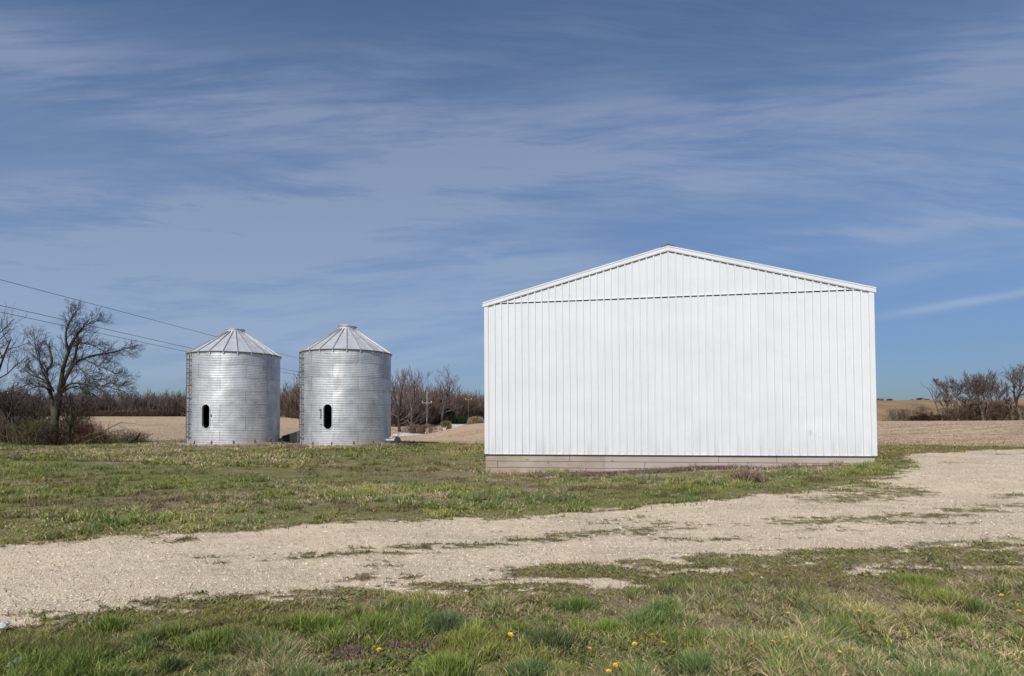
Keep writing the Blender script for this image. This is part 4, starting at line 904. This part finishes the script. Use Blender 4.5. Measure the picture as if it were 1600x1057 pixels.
# ------------------------------------------------------------------ foreground tufts
def tuft(px, py, rad, h, n, tint, dryf, label, seed):
    x0, y0, z0_ = gp(px, py); r_ = np.random.default_rng(seed); a = r_.uniform(0,6.28,n); rr = rad*np.abs(r_.normal(0,.55,n))*(1+.35*np.sin(2*a+seed)+.25*np.sin(3*a+2*seed)); rad_ = rad; rr = np.clip(rr, 0, rad*1.3); x = rr*np.cos(a); y = rr*np.sin(a)*.75
    h *= .80; hh = h*(1-.45*(rr/rad)**2)*r_.uniform(.5,1.15,n); ln = np.clip(.2+.6*rr/rad+r_.normal(0,.25,n), .05, 1.2)
    t = np.array(tint)*r_.uniform(.55,1.4,(n,1)); d = r_.random(n) < dryf; t = np.where(d[:,None], G_DRY*r_.uniform(.6,1.2,(n,1)), t); ln = np.where(d, ln*1.15, ln); hh = np.where(d, hh*.75, hh)
    o = blades('grass_tuft', x, y, np.zeros(n), hh, .0062*r_.uniform(.6,1.4,n), ln, t, M['blade'], lean_dir=np.arctan2(y,x)+r_.normal(0,.9,n)); o.location = (x0, y0, z0_); tag(o, label, 'grass tuft', 'larger grass tufts in the foreground')
tuft(692, 985, .26, .20, 1500, np.array([.14,.205,.10]), .12, 'dark blue green grass tuft, the bluest in the foreground', 1)
tuft(580, 990, .30, .19, 1600, G_GREEN, .30, 'green tuft with straw coloured skirts left of the blue green tuft', 2)
tuft(500, 985, .24, .16, 1100, G_GREEN*1.05, .12, 'bright green tuft at the drive edge, left of the tuft with straw skirts', 3)
tuft(860, 1010, .36, .17, 1700, (.12,.15,.06), .15, 'wide olive tuft right of the blue green tuft', 4)
tuft(700, 1056, .26, .19, 1500, G_GREEN*1.1, .12, 'large green tuft at the bottom edge below the blue green tuft', 5)
tuft(950, 985, .17, .13, 800, G_GREEN*1.25, .03, 'small bright green tuft right of the wide olive tuft', 6)
tuft(900, 950, .26, .12, 1100, G_DARK*1.3, .05, 'dark green tuft at the drive edge above the small bright green tuft', 7)
tuft(1095, 1050, .24, .16, 1300, G_BLUE, .10, 'blue green tuft at the bottom edge below the dandelions', 8)
tuft(1150, 1000, .26, .11, 1100, G_DARK*1.4, .15, 'low dark tuft just left of the loose dandelion cluster', 9)
tuft(1480, 975, .30, .12, 1300, G_GREEN, .10, 'spreading green tuft in the right of the foreground', 10)
tuft(170, 985, .22, .17, 900, G_GREEN, .08, 'tall thin green tuft at the left by the drive edge', 11)
tuft(1430, 912, .34, .12, 1300, G_GREEN*1.15, .03, 'bright green tuft against the drive at the right', 12)
tuft(1320, 975, .26, .12, 1100, G_DARK*1.4, .08, 'dark green tuft between the two upper right dandelions', 13)
tuft(830, 1056, .24, .15, 1200, G_BLUE, .15, 'grey green tuft at the bottom edge below the wide olive tuft', 14)
tuft(330, 1010, .30, .16, 1400, G_GREEN*.95, .12, 'broad green tuft in the left of the foreground', 15)

# dandelions
def dandelion_proto():
    root = empty('dandelion'); n = 18
    hd = MB()
    for ly, (r_, z_, m_) in enumerate(((.023,.0,20),(.018,.006,16),(.011,.010,10))):
        for k in range(m_):
            a = 2*math.pi*(k+.5*ly)/m_; w = .0045; ca, sa = math.cos(a), math.sin(a)
            hd.add([(-sa*w*.4, ca*w*.4, z_*.4),(sa*w*.4, -ca*w*.4, z_*.4),(ca*r_+sa*w*.6, sa*r_-ca*w*.6, z_+.006),(ca*r_*1.06, sa*r_*1.06, z_+.005),(ca*r_-sa*w*.6, sa*r_+ca*w*.6, z_+.006)], [(0,1,2,3,4)])
    h = hd.build('flower_head', M['petal'], root); h.location = (0,0,.165)
    s = MB(); s.tube([(.006,.004,-.01),(.006,.004,.08),(0,0,.168)], [.0025,.0022,.003], 6); s.build('stem', M['stem'], root)
    random.seed(2)
    for k in range(6):
        a = k*1.047+random.uniform(-.3,.3); L = random.uniform(.06,.10); lf = MB(); ca, sa = math.cos(a), math.sin(a); vs = []
        for i in range(6):
            t = i/5; w = (.004+.010*math.sin(t*math.pi)**.7)*(1 if i%2 else .6); r_ = .004+L*t; z_ = .03*math.sin(t*2.6)
            vs += [(ca*r_-sa*w, sa*r_+ca*w, z_), (ca*r_+sa*w, sa*r_-ca*w, z_)]
        lf.add(vs, [(2*i,2*i+1,2*i+3,2*i+2) for i in range(5)]); lf.build('leaf', M['leaf'], root)
    return root
DL = [(580,1026,1,'yellow dandelion at the lower left, left one of the pair by the bottom green tuft'),(597,1025,1,'yellow dandelion right one of the pair left of the bottom green tuft'),
 (789,1001,1.2,'bright dandelion left of the wide olive tuft, larger of two touching'),(798,998,.8,'small dandelion touching the larger one left of the wide olive tuft'),
 (916,1022,.9,'half hidden pale dandelion below the wide olive tuft'),(999,1018,1.1,'left one of the two lower dandelions among four right of the olive tuft'),
 (1007,1016,1.1,'right one of the two lower dandelions among four right of the olive tuft'),(1022,1008,1.1,'upper left dandelion in the group of four right of the olive tuft'),
 (1032,1012,.9,'smaller rightmost dandelion in the group of four right of the olive tuft'),(957,1050,1,'upper left dandelion of the trio at the bottom edge'),(969,1054,1,'right dandelion of the trio at the bottom edge'),(954,1057,.9,'lowest dandelion of the trio at the bottom edge'),
 (1238,967,1,'lone dandelion near the middle right, closest to the drive'),(1347,963,1,'lone dandelion right of the dark green tuft'),(1234,1008,1,'upper dandelion of the loose trio right of the low dark tuft'),(1185,1017,.9,'left dandelion of the loose trio right of the low dark tuft'),
 (1206,1021,1.15,'largest lowest dandelion of the loose trio right of the low dark tuft'),(1309,1022,.8,'flattened pale dandelion just left of a brighter one at lower right'),(1331,1029,1,'bright dandelion beside the flattened pale one at lower right'),
 (1424,1004,1.1,'lone wide dandelion at the lower right, below the spreading tuft'),(1572,934,1,'distant dandelion near the right edge'),(1597,963,1,'dandelion cut close to the right edge')]
proto = dandelion_proto()
kids = list(proto.children)
for i, (px, py, s, lb) in enumerate(DL):
    if i == 0: o = proto
    else:
        o = proto.copy(); col.objects.link(o)
        for c in kids: d = c.copy(); col.objects.link(d); d.parent = o
    x, y, z = gp(px, py+16); o.location = (x, y, z); random.seed(i); o.rotation_euler = (R(random.uniform(5,22)), R(random.uniform(-12,12)), random.uniform(0,6)); o.scale = (s*.72,)*3
    tag(o, lb, 'dandelion', 'dandelions in the foreground grass')
# henbit mats
def henbit(name, px, py, rx, ry, n, label, h=.05, seed=1):
    x0, y0, z0_ = gp(px, py); r_ = np.random.default_rng(seed); x = r_.normal(0, rx*.45, n); y = r_.normal(0, ry*.45, n); t = np.where((r_.random(n) < .6)[:,None], np.array([.27,.13,.19]), np.array([.19,.14,.09]))*r_.uniform(.6,1.3,(n,1))
    o = blades(name, x, y, hgt(x+x0, y+y0)-z0_, r_.uniform(.4,1.1,n)*h, .012*r_.uniform(.6,1.3,n)*(1+y0*.03), r_.uniform(.2,.9,n), t, M['blade']); o.location = (x0,y0,z0_); tag(o, label, 'wildflowers', kind='stuff')
henbit('henbit_patch', 755, 1018, .18, .12, 900, 'purple henbit flowers below the blue green tuft', seed=3)
henbit('henbit_patch', 545, 1020, .16, .14, 700, 'pinkish henbit left of the pair of dandelions', seed=4)
henbit('henbit_patch', 650, 1010, .30, .10, 700, 'dull pink henbit between the straw skirted tuft and the bottom green tuft', seed=5)
henbit('henbit_strip', 1040, 737, 2.6, .35, 5200, 'purple henbit strip along the foot of the barn wall', .14, 6)
henbit('henbit_strip', 880, 745, 2.2, .3, 2200, 'brownish purple weeds along the barn skirt at its left part', .12, 7)
# dry weed clumps
tufts2 = [(1168,752,.55,.34,900,(.30,.20,.15),'pinkish tan dry weed clump before the barn near its right end'),(1010,748,.8,.16,900,(.36,.30,.24),'grey tan dry grass clump before the purple henbit strip'),(728,704,.9,.30,900,(.42,.29,.16),'orange tan dry clump just left of the barn corner'),(590,700,1.6,.35,1200,(.36,.27,.20),'dry weeds at the right foot of the nearer grain bin'),(640,698,1.3,.22,900,(.09,.06,.045),'dark weedy strip right of the unloading auger'),(455,700,1.3,.30,900,(.36,.25,.19),'dry weeds in the gap between the grain bins'),(283,693,1.2,.35,900,(.42,.34,.24),'pale dry grass at the left foot of the farther grain bin')]
for i, (px, py, rad, h, n, tn, lb) in enumerate(tufts2):
    x0, y0, z0_ = gp(px, py); r_ = np.random.default_rng(90+i); x = r_.normal(0, rad*.4, n); y = r_.normal(0, rad*.25, n); t = np.array(tn)*r_.uniform(.6,1.3,(n,1))
    o = blades('dry_weed_clump', x, y, hgt(x+x0,y+y0)-z0_, h*r_.uniform(.4,1.1,n)*np.exp(-(x/rad)**2), .012+.0008*y0*r_.uniform(.6,1.3,n), r_.uniform(.1,.8,n), t, M['blade']); o.location = (x0,y0,z0_); tag(o, lb, 'dry weeds', 'dry weed clumps by the barn and bins')

# litter
def lumpy(name, px, py, sx, sy, sz, m, label, cat, seed):
    x, y, z = gp(px, py); random.seed(seed); v = []; f = []; n = 14
    rows = 7
    for i in range(rows):
        t = i/(rows-1); zz = math.sin(t*math.pi/2); rr = math.cos(t*math.pi/2)+.02
        for j in range(n):
            a = 2*math.pi*j/n; k = 1+.22*math.sin(3*a+seed)+random.uniform(-.12,.12); v.append((math.cos(a)*rr*sx*k, math.sin(a)*rr*sy*k, zz*sz*(1+random.uniform(-.3,.3))))
    for i in range(rows-1):
        for j in range(n): f.append((i*n+j, i*n+(j+1)%n, (i+1)*n+(j+1)%n, (i+1)*n+j))
    mb = MB(); mb.add(v, f); o = mb.build(name, m); o.location = (x, y, z+.05); o.rotation_euler = (R(8),R(-5),.4); tag(o, label, cat)
lumpy('plastic_scrap', 31, 1046, .062, .05, .026, M['plastic'], 'crumpled pale blue plastic scrap in the grass at lower left', 'litter', 3)
lumpy('pale_stone', 4, 988, .05, .04, .03, M['stone'], 'small white stone in the grass at the left edge', 'stone', 5)

# ------------------------------------------------------------------ light and sky
SUN_EL, SUN_AZ = R(42), R(200)       # azimuth clockwise from +Y
sd = bpy.data.lights.new('sun', 'SUN'); sd.energy = 4.1; sd.angle = R(.53); sd.color = (1,.945,.87)
so = bpy.data.objects.new('sun', sd); col.objects.link(so)
dv = Vector((math.sin(SUN_AZ)*math.cos(SUN_EL), math.cos(SUN_AZ)*math.cos(SUN_EL), math.sin(SUN_EL)))
so.rotation_euler = dv.to_track_quat('Z','Y').to_euler(); so.location = dv*50
w = bpy.data.worlds.new('World'); sc.world = w; w.use_nodes = True; t = NT(w.node_tree)
sky = t.n('ShaderNodeTexSky', sky_type='NISHITA'); sky.sun_disc = False; sky.sun_elevation = SUN_EL; sky.sun_rotation = SUN_AZ; sky.altitude = 200; sky.air_density = 1.0; sky.dust_density = .6; sky.ozone_density = 2.5
g = t.n('ShaderNodeTexCoord').outputs['Generated']; x, y, z = t.sep(g)
ya = y.ab().mx(.12); s_ = x/ya; t_ = z/ya
wv = t.noise(t.xyz(s_*1.1, t_*2.0, 0.0), 1.6, 3, .5)-.5
tw_ = t_+wv*.07; sw_ = s_+wv*.2
def band(pts, width, amp, nz, lo=None, hi=None):
    P_ = np.array([((a-800)/900,(655-b)/900) for a, b in pts]); cf = np.polyfit(P_[:,0], P_[:,1], min(2, len(pts)-1)); cf = [0]*(3-len(cf))+list(cf)
    tt = tw_ if width > .012 else t_
    d = (tt-(s_*s_*cf[0]+s_*cf[1]+cf[2]))/width; b_ = (d*d*-1.0).exp()*amp
    if lo is not None: b_ = b_*s_.step(*lo)
    if hi is not None: b_ = b_*(1.0-s_.step(*hi))
    return b_*nz
nA = t.noise(t.xyz(sw_*.8, tw_*7.0-sw_*.5, 1.0), 2.4, 9, .66, .12).step(.30,.72)
nB = t.noise(t.xyz(sw_*1.2, tw_*10.0+sw_*.9, 4.0), 2.6, 9, .68, .15).step(.32,.72)
nC = t.noise(t.xyz(sw_*1.0, tw_*3.0+sw_*.5, 8.0), 1.5, 5, .55).step(.38,.70)
cl = band([(0,70),(400,180),(800,215),(1100,190),(1450,130)], .085, .95, nA)+band([(450,330),(800,270),(1200,275),(1600,300)], .08, .85, nB)+band([(0,430),(400,405),(800,400)], .055, .8, nA, hi=(.0,.35))
cl = cl+band([(1000,395),(1300,375),(1600,345)], .022, .8, nB, lo=(.2,.5))+band([(1370,498),(1480,481),(1600,461)], .0075, 1.3, (nB*.5+.5), lo=(.56,.80))+band([(1370,430),(1600,395)], .025, .6, nA, lo=(.5,.7))
cl = cl+band([(0,300),(300,350),(600,330)], .05, .5, nB, hi=(-.3,.1))+band([(800,60),(1200,40),(1600,90)], .07, .3, nB)+nC*nA*.16+band([(0,560),(400,540),(1000,520)], .08, .35, nA, hi=(.0,.4))
cl = cl+band([(0,480),(300,470),(760,500)], .19, 1.05, nA*.40+nB*.25+.38, hi=(-.25,.45))+band([(0,150),(500,250),(900,240),(1600,180)], .13, .45, nA*.5+nC*.3+.15)
cl = cl.mn(1.0)
hz = t_.step(-.05,.55)
tint = t.mix(hz, (.36,.47,.70), (1.02,1.08,1.17))
base = t.mix(1.0, sky.outputs[0], tint, 'MULTIPLY')
gam = t.mix((cl*.55).mn(.70), base, t.mix(hz, (4.8,6.0,7.6), (3.6,4.3,6.0)))
bg = t.n('ShaderNodeBackground'); bg.inputs[1].default_value = .09; t.nt.links.new(gam, bg.inputs[0])
ow = t.n('ShaderNodeOutputWorld'); t.nt.links.new(bg.outputs[0], ow.inputs[0])
sc.view_settings.view_transform = 'Standard'; sc.view_settings.look = 'None'; sc.view_settings.exposure = 0; sc.view_settings.gamma = 1
sc.render.engine = 'CYCLES'; sc.cycles.max_bounces = 6; sc.cycles.diffuse_bounces = 3; sc.cycles.transparent_max_bounces = 4
